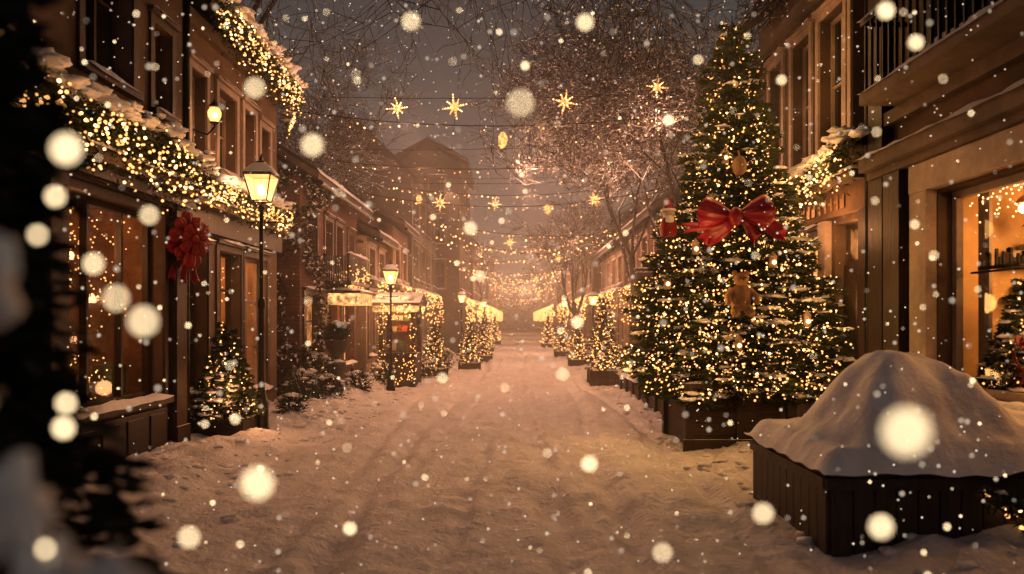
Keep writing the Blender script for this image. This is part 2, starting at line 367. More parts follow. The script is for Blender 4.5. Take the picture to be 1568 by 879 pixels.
# ---------------------------------------------------------------- vegetation
def conifer(name,x,y,z0,h,prof,nb,bpb,bl,nbulb,snown,seed=1,br=.017,mat=FOL,bulbmat=None,parts=None,bw=.009,core=True):
    R.seed(seed); e=empty(name,(x,y,0)) if parts is None else parts
    bf=B(); bb=B(); bs=B(); C=Vector((x,y,0))
    bf.tube([(x,y,z0-.5),(x,y,z0+h*.5),(x,y,z0+h*.95)],[.05+h*.015,.03+h*.008,.006],7,BARKD)
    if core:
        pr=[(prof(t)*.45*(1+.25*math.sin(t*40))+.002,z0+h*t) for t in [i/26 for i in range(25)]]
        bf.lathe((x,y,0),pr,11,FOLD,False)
    for i in range(nb):
        t=(i+R.random())/nb; t=1-math.sqrt(1-t*.995)
        Rr=prof(t)*U(.72,1.17); az=i*2.39996+U(-.3,.3); d=Vector((math.cos(az),math.sin(az),0)); sd=Vector((-d.y,d.x,0))
        z=z0+h*t; n=int(bpb*(.3+Rr))
        up=.25 if t>.8 else 0
        def P(s,w=0): return C+d*(Rr*s)+sd*w+Vector((0,0,z-.16*Rr*s*s+.10*Rr*max(0,s-.6)*2+up*Rr*s*.6))
        bf.tube([P(0),P(.5),P(.97)],[.012,.009,.003],3,BARKD)
        sn=R.random()<snown*(1.4-t)
        for k in range(n):
            s=U(.12,1)**.55; sg=R.choice((-1,1)); w=sg*R.random()*.42*Rr*(1.05-s*.75)+sg*.01
            p=P(s,w)+Vector((0,0,U(-.03,.02)-abs(w)*.15)); dd=(d*U(.4,1)+sd*sg*U(.1,.8)+Vector((0,0,U(-.45,.4)))).normalized()
            bf.blade(p,dd,bl*U(.7,1.3),bw*U(.7,1.4),mat)
        for k in range(max(0,int(nbulb*(Rr*.8+.1*prof(0))/(nb*.55*prof(.0)+1e-6)+R.random()))):
            s=U(.55,1.04); p=P(s,U(-.3,.3)*Rr*(1.1-s*.7))+Vector((0,0,U(-.02,.05))); bb.ico(p,br*U(.5,1.25),(bulbmat or BULB) if R.random()<.8 else BULBH,1,smooth=True)
        if sn:
            for q in range(R.randint(5,12)):
                s=U(.4,1.02); r=U(.02,.06)*(.6+Rr*.4); p=P(s,U(-.24,.24)*Rr*(1.1-s*.6)); bs.ico(p+Vector((0,0,.035)),r,SNOW,2,(U(1.1,2.1),U(1.0,1.8),.45),1.1)
    bf.obj('foliage',e)
    if bb.f: bb.obj('fairy_lights',e)
    if bs.f: bs.obj('snow_clumps',e)
    return e
def cone(rb,pw=.85): return lambda t: rb*max(.015,(1-t))**pw
def garland(name,T,pts,rad,seed,bul=34,snowy=1,bl=.09,dens=260,hang=.25,bm=None,gw=3):
    R.seed(seed); e=empty(name,T(*pts[0])); bf=B(); bb=B(); bs=B()
    for a,c in zip(pts[:-1],pts[1:]):
        Ls=math.dist(a,c)
        def rloc(q): return rad*(.6+.9*abs(noise.noise(Vector((q[0]*2.2,q[1],q[2]*2.2+seed)))))
        def hloc(q): return hang*(.35+1.5*abs(noise.noise(Vector((q[0]*2.9,seed,1)))))
        for k in range(int(Ls*dens)):
            t=R.random(); q=[a[i]+(c[i]-a[i])*t for i in range(3)]
            rr=rloc(q)*math.sqrt(R.random()); an=U(0,2*pi)
            drop=-R.random()**2*hloc(q)
            p=Vector(T(q[0],q[1]+rr*math.cos(an)*.6,q[2]+rr*math.sin(an)+drop)); d=Vector((U(-1,1),U(-1,1),U(-1,.5))).normalized()
            bf.blade(p,d,bl*U(.7,1.4),.011,FOL)
        for k in range(int(Ls*bul*1.5)):
            t=R.random(); q=[a[i]+(c[i]-a[i])*t for i in range(3)]; an=U(-2.6,.7); rr=rloc(q)
            p=T(q[0]+U(-.02,.02),q[1]+rr*.65*abs(math.cos(an))+.02,q[2]+rr*math.sin(an)*U(.4,1)-R.random()**1.5*hloc(q)*1.1); bb.ico(p,U(.009,.020),(bm or BULB) if R.random()<.75 else BULBH)
        for k in range(int(Ls*34*snowy)):
            t=R.random(); q=[a[i]+(c[i]-a[i])*t for i in range(3)]
            bs.ico(T(q[0],q[1]+U(-.5,.6)*rad,q[2]+rloc(q)*U(.35,.95)),U(.025,.095),SNOW,2,(1.1,1.5,.5),1.1)
        if gw:
            m=max(1,round(Ls/1.1))
            for k in range(m):
                t=(k+.5)/m; q=[a[i]+(c[i]-a[i])*t for i in range(3)]; light('fairy_glow',T(q[0],q[1]+rad+.2,q[2]-.15),gw*Ls/m/.75,e,.12,(1,.44,.14))
    bf.obj('fir_sprays',e); bb.obj('fairy_lights',e)
    if bs.f: bs.obj('snow',e)
    return e
def baretree(name,x,y,h,r0,seed,spread=.75,depth=6,droop=0,lean=(0,0),split0=.3,twig=6,z0=0,bias=(0,0,0),tr=.006,zmin=3.2,frost=2,wig=.2):
    R.seed(seed); e=empty(name,(x,y,0)); b=B()
    bi=Vector(bias)
    def seg(p,d,l,r,dep):
        n=4 if dep<2 else 3; pts=[p.copy()]; rs=[r]; q=p.copy(); dd=d.copy()
        for i in range(n):
            if dep==0: dd=dd+Vector((U(-1,1),U(-1,1),0))*.05
            else:
                dd=(dd+Vector((U(-1,1),U(-1,1),U(-1,1)))*wig*(.5 if dep==1 else 1)+Vector((0,0,-droop*dep*.06))+bi*.05)
                if q.z<zmin+1: dd.z+=.35
            dd.normalize(); q=q+dd*(l/n); pts.append(q.copy()); rs.append(max(tr*.7,r*(1-.42*(i+1)/n)))
        if dep>1 and q.z<zmin: return
        b.tube(pts,rs,8 if dep<2 else (5 if dep<3 else 3),BARK,cap=False)
        if dep>=depth-1:
            for k in range(frost):
                m=R.randint(1,n); w=pts[m]+Vector((U(-.02,.02),U(-.02,.02),tr*1.2)); dx=(pts[m]-pts[m-1]).normalized()
                b.blade(w,dx,U(3,9)*tr,tr*U(.8,1.8),SNOW)
        if dep>=depth: return
        nc=(4 if dep==0 else 3) if dep<depth-1 else twig
        for c in range(nc):
            k=R.randint(max(1,n-1) if dep==0 else max(1,n-2),n) if dep<depth-1 else R.randint(1,n)
            ax=Vector((U(-1,1),U(-1,1),U(-.5,.7))).normalized(); nd=(dd*(1.15-spread*.5)+ax*spread).normalized()
            if dep==0: nd=(Vector((math.cos(c*1.6+seed),math.sin(c*1.6+seed),0))*spread*.8+Vector((0,0,1))+bi).normalized()
            seg(pts[k],nd,l*U(.62,.86) if dep<depth-1 else l*U(.5,.9),max(tr,rs[k]*U(.5,.66)),dep+1)
    seg(Vector((x,y,z0-.2)),Vector((lean[0],lean[1],1)).normalized(),h*split0,r0,0)
    b.obj('trunk_and_branches',e); return e

# ---------------------------------------------------------------- objects
def lamp(x,y,h,watt,s=1,name='street_lamp'):
    e=empty(name,(x,y,0)); b=B(); z=h-.62*s
    b.lathe((x,y,0),[(.13*s,-.2),(.13*s,.12),(.10*s,.16),(.10*s,.5),(.075*s,.56),(.05*s,.7),(.04*s,1.0),(.036*s,z*.55),(.055*s,z*.56),(.055*s,z*.58),(.032*s,z*.6),(.028*s,z-.12),(.05*s,z-.1),(.05*s,z-.06),(.03*s,z-.03),(.09*s,z)],10,IRON)
    b.tube([(x-.2*s,y,z-.28),(x+.2*s,y,z-.28)],.012*s,6,IRON)
    b.ico((x-.2*s,y,z-.28),.022*s,IRON); b.ico((x+.2*s,y,z-.28),.022*s,IRON)
    lo,hi=.105*s,.19*s; zb,zt=z+.02,z+.38*s
    cb=[(x+a*lo,y+c*lo,zb) for a,c in ((-1,-1),(1,-1),(1,1),(-1,1))]; ct=[(x+a*hi,y+c*hi,zt) for a,c in ((-1,-1),(1,-1),(1,1),(-1,1))]
    g=B()
    for i in range(4):
        j=(i+1)%4; g.quad(cb[i],cb[j],ct[j],ct[i],LGLASS); b.tube([cb[i],ct[i]],.011*s,5,IRON); b.tube([cb[i],cb[j]],.012*s,5,IRON); b.tube([ct[i],ct[j]],.014*s,5,IRON)
    b.lathe((x,y,zt),[(.30*s,.005),(.27*s,.03*s),(.15*s,.13*s),(.09*s,.16*s),(.09*s,.2*s),(.03*s,.22*s),(.03*s,.25*s),(.0,.33*s)],4,IRON,False)
    sn=B(); 
    sn.lathe((x,y,zt),[(.275*s,.03*s),(.27*s,.055*s),(.16*s,.155*s),(.05*s,.2*s)],4,SNOW,True)
    g.ico((x,y,z+.18*s),.055*s,LBULB,2,(1,1,1.4))
    b.obj('post_and_frame',e); g.obj('lantern_glass',e); sn.obj('snow_cap',e)
    light('lamp_light',(x,y,z+.18*s),watt,e,.07,(1,.45,.18)); return e
def lobe(b,T,ang,l,w,th,mat,cen=(0,0,0)):
    NS,NT=14,12; vs=[];fs=[]
    for side in (1,-1):
        for i in range(NS+1):
            s=i/NS; hw=w*.5*(.22+.78*math.sin(min(1,s*1.15)*pi*.5)**1.2)
            if s>.8: hw*=(1-((s-.8)/.2)**3*.75)
            for j in range(NT+1):
                t=-1+2*j/NT; x=s*l-.04*l*t*t*(s>.7); z=t*hw
                nn=side*th*(math.sin(pi*min(1,s*.95+.03))**.6)*math.sqrt(max(0,1-t*t))+ th*.3*math.sin(t*9+s*3)*(1-abs(t))*side*(1-s*.4)
                X=x*math.cos(ang)-z*math.sin(ang); Z=x*math.sin(ang)+z*math.cos(ang)
                vs.append(T(cen[0]+X,cen[1]+nn,cen[2]+Z))
    for k in range(2):
        o=k*(NS+1)*(NT+1)
        for i in range(NS):
            for j in range(NT):
                q=o+i*(NT+1)+j; fs.append((q,q+1,q+NT+2,q+NT+1))
    b.add(vs,fs,mat,True)
def tail(b,T,ang,l,w,mat,cen=(0,0,0)):
    NS=14; vs=[];fs=[]
    for i in range(NS+1):
        s=i/NS
        for j in range(5):
            t=-1+j*.5; ww=w*(.35+.65*min(1,s*1.6)); x=s*l-((1-abs(t))*w*.7 if i==NS else 0)
            z=t*ww*.5+.06*l*math.sin(s*5); nn=.035+.05*math.sin(s*7)+.02*math.sin(t*4)
            vs.append(T(cen[0]+x*math.cos(ang)-z*math.sin(ang),cen[1]+nn,cen[2]+x*math.sin(ang)+z*math.cos(ang)))
    for i in range(NS):
        for j in range(4): q=i*5+j; fs.append((q,q+1,q+6,q+5))
    b.add(vs,fs,mat,True)
def star(b,p,r,mat=None):
    mat=mat or STAR; p=Vector(p); tw=U(-.25,.25)
    vs=[p+Vector((0,-.2*r,0)),p+Vector((0,.2*r,0))]
    for i in range(16):
        a=pi/2+tw+i*pi/8; rr=r if i%4==0 else (r*.66 if i%2==0 else r*.34); vs.append(p+Vector((math.cos(a)*rr,0,math.sin(a)*rr)))
    fs=[]
    for i in range(16): fs.append((0,2+i,2+(i+1)%16)); fs.append((1,2+(i+1)%16,2+i))
    b.add(vs,fs,mat)
    for i in range(8):
        a=pi/2+tw+i*pi/4; rr=r if i%2==0 else r*.7
        for t in (.3,.55,.8,1.05): b.ico(p+Vector((math.cos(a+U(-.12,.12))*rr*t,-.14*r,math.sin(a)*rr*t)),.013,BULBH if R.random()<.4 else BULB)
def string(name,a,c,sag,step,br,orn=(),mat=None,glow=0,top=True):
    e=empty(name,a); b=B(); a=Vector(a); c=Vector(c); L=(c-a).length; n=28
    P=lambda t: a.lerp(c,t)-Vector((0,0,sag*4*t*(1-t)))
    b.tube([P(i/n) for i in range(n+1)],.008,4,IRON)
    if top: b.tube([a.lerp(c,i/4)+Vector((0,0,.25-.1*math.sin(pi*i/4))) for i in range(5)],.006,4,IRON)
    k=int(L/step); g=B()
    for i in range(k):
        if R.random()<.12: continue
        t=(i+.5+U(-.4,.4))/k; p=P(t); dr=U(.01,.08) if R.random()<.75 else U(.1,.4); b.tube([p,p-Vector((0,0,dr))],.003,3,IRON); g.ico(p-Vector((0,0,dr+.02)),br*U(.5,1.3),(mat or BULB) if R.random()<.7 else BULBH,1)
    for t,k,r,dz in orn:
        p=P(t); b.tube([p,p+Vector((0,0,dz))],.005,3,IRON)
        if k=='s': star(g,p+Vector((0,0,dz-(r if dz<0 else -r))),r)
        else:
            q=p+Vector((0,0,dz-r))
            g.ico(q,r*.75,STAR,2,(.6,.6,1),.3)
            for z in range(30):
                u=Vector((U(-1,1),U(-1,1),U(-1,1))).normalized(); g.ico(q+Vector((u.x*.5,u.y*.5,u.z*.8))*r,.014,BULB)
    b.obj('wires',e); g.obj('fairy_lights',e)
    if glow:
        for t in (.25,.55,.8): light('string_glow',P(t)-Vector((0,0,.15)),glow,e,.2,(1,.46,.25))

# ================================================================= LEFT SIDE
ops=[(4.2,6.75,.75,3.0,'x'),(7.15,9.2,.75,3.0,'x'),(5.0,5.95,4.3,6.1,'win'),(7.5,8.45,4.3,6.1,'win'),(8.95,9.4,4.25,5.3,'win')]
e,T=house('brown_shop_house',-1,-4.4,2.2,9.75,8.2,PLAST_BR,WOODS,[],D=7,rh=2.5,ops=ops,shop=False,endwin=False)
b=B(); g=B()
for a,c in ((4.2,6.75),(7.15,9.2)):
    window(b,T,a,c,.75,3.0,WOODD,GLASS,3,1,trim=WOODS,ft=.07)
    b.box(T,a,c,.002,.06,.12,.62,WOODD)
    for k in range(4):
        w=(c-a)/4; b.box(T,a+w*k+.08,a+w*(k+1)-.08,.06,.075,.2,.56,WOODS)
for u in (4.0,6.95,9.48): b.box(T,u-.14,u+.14,.002,.12,-.1,3.25,WOODS); b.box(T,u-.18,u+.18,.12,.15,-.1,.35,WOODS)
b.box(T,3.0,9.7,.001,.3,3.28,3.42,TRIM); b.box(T,3.0,9.7,.001,.2,3.14,3.278,WOODD); b.box(T,3.0,9.7,.001,.16,7.7,7.95,TRIM)
b.snowstrip(T,3.0,9.7,0,.33,3.42,.12)
b.obj('shopfront',e)
b=B(); room(b,T,3.9,9.4,.5,3.1,2.6,AMBD,WOODD)
for v in (1.0,1.5,2.0,2.45): shelf_goods(b,T,4.0,9.3,-2.5,-2.2,v)
shelf_goods(b,T,4.3,9.1,-.75,-.35,.72,.5)
for u in (5.3,7.7): b.box(T,u,u+.9,-1.9,-1.5,.5,1.4,WOODD); shelf_goods(b,T,u,u+.9,-1.9,-1.5,1.45,.5)
b.obj('interior',e)
for k in range(800):
    u=U(4.3,9.1)
    z=2.95-R.random()**1.2*1.1*(.3+abs(math.sin(u*2.3))) if R.random()<.6 else U(.8,1.35)
    g.ico(T(u,U(-.8,-.33),z),U(.007,.013),BULB if R.random()<.8 else BULBH)
c=T(8.1,-.8,2.35)
for k in range(10):
    a=k*pi/5; g.tube([(c[0],c[1],c[2]),(c[0]+.16*math.cos(a),c[1]+.16*math.sin(a),c[2]-.08),(c[0]+.28*math.cos(a),c[1]+.28*math.sin(a),c[2]+.02)],.008,4,GOLD); g.ico((c[0]+.28*math.cos(a),c[1]+.28*math.sin(a),c[2]+.07),.03,BULBH,2,(1,1,1.5))
g.tube([(c[0],c[1],c[2]-.1),(c[0],c[1],3.1)],.01,5,GOLD)
g.obj('interior_lights',e)
light('shop_light',T(8.1,-.7,2.6),48,e,.15); light('shop_light',T(5.6,-1.2,2.6),25,e,.15)
garland('fir_garland',T,[(5.2,.28,3.74),(7,.3,3.70),(8.6,.3,3.74),(9.6,.28,3.6)],.30,21,56,1.6,dens=1050,hang=.6)
ops=[(10.1,10.75,.7,2.7,'x'),(11.15,12.05,.1,2.75,'x'),(12.2,13.3,.5,2.75,'x'),(11.15,11.85,3.95,5.2,'win'),(12.2,12.7,3.95,5.2,'win'),(13.0,13.45,3.95,5.1,'win'),(10.2,10.7,3.95,5.2,'win')]
e,T=house('ochre_town_house',-1,-4.5,9.8,13.9,6.05,PLAST_OC,CREAM,[],D=7,rh=2.6,ops=ops,shop=False,endwin=False)
b=B()
window(b,T,10.1,10.75,.7,2.7,WOODD,GLASS,2,3,trim=WOODS); window(b,T,12.2,13.3,.5,2.75,CREAM,GLASS,2,3,trim=WOODS)
window(b,T,11.15,12.05,1.0,2.75,WOODD,GLASS,2,3,sill=False,trim=WOODS); b.box(T,11.16,12.04,-.22,-.14,.1,.998,WOODD)
b.box(T,11.0,12.2,.002,.3,-.1,.1,TRIM)
b.box(T,9.85,13.85,.001,.26,3.28,3.4,TRIM); b.box(T,9.85,13.85,.001,.12,2.95,3.278,WOODD); b.snowstrip(T,9.85,13.85,0,.28,3.4,.1)
b.box(T,9.82,13.88,.001,.1,5.75,5.95,TRIM)
b.tube([T(9.86,.1,z) for z in (0,2,4,6)],.05,8,IRON)
b.obj('shopfront',e)
b=B(); room(b,T,9.95,13.7,.05,2.9,2.5,AMB,WOODD)
for v in (1.0,1.5,2.0): shelf_goods(b,T,10.1,13.5,-2.45,-2.2,v)
shelf_goods(b,T,12.2,13.3,-.7,-.35,.55,.5)
for k in range(200): b.ico(T(U(10.1,13.3),U(-.6,-.3),U(.6,2.7)),.012,BULB)
b.obj('interior',e); light('shop_light',T(12.4,-.9,2.4),60,e,.15)
garland('fir_garland',T,[(10.0,.25,3.62),(11.5,.28,3.6),(13.6,.25,3.62)],.24,22,52,1.4,dens=900,hang=.42)
garland('fir_garland',T,[(10.0,.42,6.02),(12,.45,5.98),(13.8,.42,5.9)],.27,23,62,1.6,dens=900,hang=.5)
garland('fir_garland',T,[(13.75,.3,5.9),(13.85,.25,5.5),(13.9,.15,5.2)],.14,24,50,.4,dens=500,hang=.1,gw=0)
e=empty('wall_lantern',T(10.3,.3,4.5)); b=B(); p=T(10.3,.3,4.55)
b.tube([T(10.3,.0,4.35),T(10.3,.2,4.28),T(10.3,.3,4.38),T(10.3,.3,4.45)],.014,6,IRON); b.lathe(p,[(.05,-.12),(.07,-.1),(.03,-.09)],8,IRON)
b.lathe(p,[(.05,-.09),(.085,-.02),(.09,.04),(.06,.1)],8,LGLASS); b.lathe(p,[(.1,.1),(.07,.14),(.02,.19),(.005,.24)],8,IRON); b.ico(p,.04,LBULB,2); b.obj('lantern',e)
light('lamp_light',(p[0],p[1],p[2]),22,e,.04)
TB=lambda u,n,v:(-4.22+n*.75+u*.5,9.45-n*.6+u*.75,v+2.72)
e=empty('red_bow',TB(0,0,0)); b=B(); R.seed(3)
for k in range(11): lobe(b,TB,k*2*pi/11+U(-.15,.15),U(.30,.40),.19,.06,REDB,(0,.05+.05*(k%3),0))
for k in range(7): lobe(b,TB,k*2*pi/7+.3,U(.18,.25),.15,.055,REDB,(0,.2,0))
for a in (-1.25,-1.6,-1.95): tail(b,TB,a,.6,.13,REDB)
b.ico(TB(0,.24,0),.05,REDB,2); b.obj('ribbon',e)
def potted(x,y,h,r,seed,name='potted_christmas_tree',pot=.22,nb=90,bulbs=150,bpb=150,snow=.35,bm=None,brad=.014):
    e=empty(name,(x,y,0)); b=B(); g0=ground_h(x,y) if y<80 else 0
    b.box(ID,x-r*.8,x+r*.8,y-r*.8,y+r*.8,g0-.1,g0+pot,PLANK)
    for a,c in ((-1,-1),(1,-1),(1,1),(-1,1)): b.box(ID,x+a*r*.8-.035,x+a*r*.8+.035,y+c*r*.8-.035,y+c*r*.8+.035,g0-.1,g0+pot+.03,WOODS)
    b.snowstrip(ID,x-r*.85,x+r*.85,y-r*.85,y+r*.85,g0+pot,.07)
    b.obj('planter',e)
    conifer('x',x,y,g0+pot+.05,h-pot,cone(r,.7),nb,bpb,.07,bulbs,snow,seed,brad,parts=e,bulbmat=bm)
    return e
e=potted(-4.02,10.25,1.48,.43,31,pot=.16,nb=120,bulbs=340,bpb=260)
light('tree_glow',(-3.75,9.75,.8),9,e,.1); light('tree_glow',(-3.5,10.2,.5),6,e,.1)
lamp(-3.65,10.6,4.0,220)
ops=[(15.2,15.9,2.75,3.9,'win'),(16.6,17.2,2.75,3.95,'lit'),(17.6,18.2,2.75,3.95,'lit'),(18.9,19.5,2.75,3.9,'win'),(15.0,16.3,.6,2.2,'lit'),(16.8,17.8,.08,2.3,'door'),(18.2,19.5,.6,2.2,'shop')]
e,T=house('red_brick_house',-1,-4.3,14.7,20.0,4.55,BRICK,WOODS,[(2.8,3.9)],D=6,rh=2.0,ops=ops,shop=False)
b=B()
b.box(T,16.6,18.6,.002,.6,2.5,2.58,WOODS)
for k in range(15): b.box(T,16.65+k*.135,16.68+k*.135,.52,.55,2.58,3.15,IRON)
b.box(T,16.6,18.6,.5,.57,3.15,3.2,WOODS); b.snowstrip(T,16.6,18.6,.48,.6,3.2,.07)
for k in range(10): b.box(T,16.6,16.64,.05+k*.05,.07+k*.05,2.58,3.15,IRON)
b.box(T,16.7,18.4,.05,.75,2.05,2.3,SIGNL); b.box(T,16.62,18.48,.03,.8,2.3,2.36,WOODS); b.snowstrip(T,16.62,18.48,.0,.82,2.36,.1)
for k in range(160): b.ico(T(U(16.6,18.6),U(.3,.7),U(2.4,2.95)),.018,BULB)
b.obj('balcony_and_sign',e)
light('sign_light',T(17.4,1.0,1.95),60,e,.1)
e,T=house('small_plaster_house',-1,-4.1,20.2,23.2,4.0,PLAST_CR,CREAM,[(2.9,3.7)],D=5,rh=1.3,lit=.5,cols=2)
light('shop_light',T(21.5,1.1,2.2),80,e,.1)
e,T=house('small_plaster_house',-1,-3.9,23.4,26.6,4.7,PLAST_OC,CREAM,[(3.0,4.0)],D=5,rh=1.4,lit=.6,cols=2)
light('shop_light',T(24.5,1.1,2.3),100,e,.1)
house('grey_gable_building',-1,-3.8,27.0,35.0,6.9,PLAST_GR,TRIM,[(3.2,4.5),(5.2,6.4)],D=4.4,rh=2.2,lit=.3,cols=4,endwin=False,gable=True)
house('dark_tall_building',-1,-2.75,36,44,9.4,BRICKG,TRIM,[(3.2,4.5),(5.4,6.7),(7.4,8.6)],D=3.2,rh=1.0,lit=.2,cols=4)
house('row_house',-1,-2.6,44.5,53,6.2,PLAST_BR,CREAM,[(3.4,4.8)],D=5,rh=2.2,lit=.6,cols=4)
house('row_house',-1,-2.5,53.5,62,5.6,PLAST_OC,CREAM,[(3.4,4.8)],D=5,rh=2.2,lit=.6,cols=4)
house('row_house',-1,-2.4,63,80,6.2,PLAST_BR,CREAM,[(3.4,4.8)],D=5,rh=2.5,lit=.6,cols=6)
house('row_house',-1,-2.4,81,110,6.6,PLAST_BR,CREAM,[(3.4,4.8)],D=5,rh=2.5,lit=.6,cols=8)
lamp(-2.95,17.4,3.05,150,.85)
lamp(-2.2,30,2.9,150,.85); lamp(-1.9,44,3.0,190,.9)
# ================================================================= RIGHT SIDE
ops=[(4.6,7.72,.95,3.03,'x'),(5.2,6.1,4.55,6.5,'win'),(6.8,7.8,4.55,6.5,'win')]
e,T=house('corner_shop_house',1,4.4,2.6,9.0,8.3,PLAST_BR,WOODS,[],D=7,rh=2.5,ops=ops,shop=False,endwin=False)
b=B()
window(b,T,4.6,7.72,.95,3.03,CREAM,GLASS,1,1,sill=False,ft=.08,depth=.22)
b.box(T,7.73,8.05,.001,.12,.3,3.35,CREAM); b.box(T,4.3,8.05,.001,.13,3.06,3.36,CREAM); b.box(T,4.3,8.15,.001,.2,.72,.94,WOODS); b.box(T,4.3,8.1,.001,.08,-.1,.71,WOODD)
b.snowstrip(T,4.3,8.1,.0,.2,.94,.05)
b.box(T,3,8.9,.001,.28,3.46,3.62,TRIM); b.box(T,3,8.9,.001,.18,3.37,3.458,TRIM); b.box(T,3,8.9,.001,.12,3.95,4.1,TRIM)
b.box(T,8.2,8.55,.001,.16,-.1,3.36,WOODS); b.box(T,8.62,8.98,.001,.14,-.1,8,WOODD)
b.snowstrip(T,3,8.9,.0,.3,3.62,.06)
b.box(T,4.8,8.3,.001,.55,4.1,4.22,TRIM)
k=4.85
while k<8.28: b.box(T,k-.012,k+.012,.49,.52,4.22,4.98,IRON); k+=.13
b.box(T,4.8,8.3,.47,.54,4.98,5.03,IRON); b.snowstrip(T,4.8,8.3,.45,.56,5.03,.06); b.snowstrip(T,4.8,8.3,.3,.56,4.22,.09)
b.box(T,8.27,8.3,.02,.5,4.98,5.03,IRON)
for j in range(4): b.box(T,8.275,8.295,.08+j*.11,.1+j*.11,4.22,4.98,IRON)
b.tube([T(9.0,.1,z) for z in (-.1,2,4,6,8)],.06,8,IRON)
b.tube([T(9.0,.1,3.9),T(9.0,.22,3.86),T(8.85,.3,3.8)],.05,8,IRON); b.ico(T(9.0,.2,3.98),.11,SNOW,2,(1.3,1.2,.5),.5)
R.seed(19)
x=5.0
while x<7.5:
    hh=U(.09,.2); b.box(T,x,x+.03,-.3,-.28,2.2,2.2+hh,IRON); b.box(T,x,x+.085,-.302,-.282,2.2,2.235,IRON) 
    if R.random()<.6: b.box(T,x+.055,x+.08,-.3,-.28,2.2,2.2+U(.08,.16),IRON)
    if R.random()<.4: b.ico(T(x+.04,-.29,2.2+U(.1,.2)),.03,IRON,1)
    x+=.105
b.box(T,4.7,7.6,-.31,-.27,2.17,2.19,IRON)
b.obj('shopfront',e)
b=B(); room(b,T,4.3,8.1,.7,3.2,2.4,AMB,WOODD)
b.box(T,4.4,8.0,-2.38,-2.3,2.1,2.2,CREAM); b.box(T,6.1,6.2,-2.38,-2.28,.7,2.1,CREAM); b.box(T,7.2,7.3,-2.38,-2.28,.7,2.1,CREAM)
shelf_goods(b,T,6.3,7.1,-2.36,-2.1,1.3); shelf_goods(b,T,6.3,7.1,-2.36,-2.1,1.75); shelf_goods(b,T,7.35,8.0,-2.36,-2.1,1.3); shelf_goods(b,T,7.35,8.0,-2.36,-2.1,1.75)
# side wall shelving (the wall the street view looks at) and picture frames
for v in (1.25,1.6,1.95,2.3): 
    uu=-2.2
    b.box(T,7.9,8.08,-2.2,-.9,v-.03,v,WOODD)
    while uu<-1.0: w=U(.06,.12); b.box(T,7.92,8.05,uu,uu+w,v+.001,v+U(.08,.24),R.choice(GOODS)); uu+=w+U(.03,.08)
b.box(T,4.4,7.9,-1.0,-.28,.7,.93,WOODD)
b.add([T(7.66-.03*i,-.4+.035*math.sin(i*2.0),v) for i in range(8) for v in (.95,3.0)],[(2*i,2*i+1,2*i+3,2*i+2) for i in range(7)],CREAM,True)
for k in range(10):
    u=4.7+k*.34; q=T(u,-.7-.3*(k%4),2.62+.1*(k%3)); b.tube([q,(q[0],q[1],3.2)],.006,4,IRON); b.ico(q,.055,LBULB,2); b.lathe((q[0],q[1],q[2]+.05),[(.09,0),(.05,.05),(.015,.08)],10,GOLD)
for k in range(160): b.ico(T(U(4.6,7.7),U(-.5,-.3),2.98-R.random()**2*.35),.009,BULBH)
b.obj('interior',e)
light('shop_light',T(6.0,-1.3,2.5),85,e,.2,(1,.48,.15)); light('shop_light',T(7.2,-1.2,2.5),55,e,.2,(1,.48,.15))
light('shop_light',T(6.9,-.4,1.7),7,e,.2,(1,.52,.17))
et=conifer('display_christmas_tree',4.98,7.2,.93,1.28,cone(.42,.7),130,300,.06,300,.3,41,.011)
b=B(); TB2=lambda u,n,v:(4.70-n*.9+u*.3,6.90-n*.5+u*.85,v+1.45)
for a in (.25,pi-.25): lobe(b,TB2,a,.17,.16,.05,REDB)
for a in (-1.2,-1.9): tail(b,TB2,a,.4,.09,REDB)
b.ico(TB2(0,.03,0),.03,REDB,2); b.obj('bow',et)
ops=[(9.25,10.2,.1,3.0,'x'),(10.7,12.9,.7,2.9,'shop'),(9.2,9.66,4.1,5.95,'win'),(9.9,10.7,4.05,6.0,'win'),(11.05,11.75,4.05,6.0,'win'),(12.2,12.8,4.05,6.0,'win')]
e,T=house('cream_window_town_house',1,4.4,9.05,13.4,6.9,PLAST_BR,CREAM,[],D=7,rh=2.5,ops=ops,shop=False,endwin=False)
b=B(); b.box(T,9.26,10.19,-.2,-.12,.1,2.45,WOODD); window(b,T,9.253,10.197,2.45,2.997,WOODD,LITW2,2,1,sill=False)
for a in (9.36,9.8): b.box(T,a,a+.3,-.12,-.1,.3,1.1,WOODS); b.box(T,a,a+.3,-.12,-.1,1.25,2.3,WOODS)
for u in (9.1,10.35,13.1): b.box(T,u-.04,u+.2,.001,.1,-.1,3.08,CREAM if u>10 else WOODS)
b.box(T,9.08,13.35,.001,.08,3.1,3.45,PLAST_OC); b.box(T,9.08,13.35,.001,.28,3.45,3.56,TRIM); b.snowstrip(T,9.08,13.35,0,.3,3.56,.1)
x=9.7
while x<12.3: b.box(T,x,x+.05,.08,.1,3.18,3.36,GOLD); b.box(T,x,x+.12,.08,.098,3.18+.09*R.randint(0,1),3.21+.09,GOLD); x+=.19
b.box(T,9.08,13.38,.001,.14,6.3,6.5,TRIM)
b.obj('doorway_and_trim',e); light('door_light',T(9.9,.5,2.9),26,e,.08)
garland('fir_garland',T,[(9.2,.25,3.85),(10.5,.3,3.72),(12.3,.28,3.78),(13.3,.25,3.7)],.22,25,54,1.6,dens=900,hang=.45,gw=4)
e,T=house('brick_shop',1,3.9,19.2,25.5,4.6,BRICK,CREAM,[(3.1,4.2)],D=6,rh=1.8,lit=.4,cols=3)
light('shop_light',T(21,1,2.3),70,e,.1)
b=B()
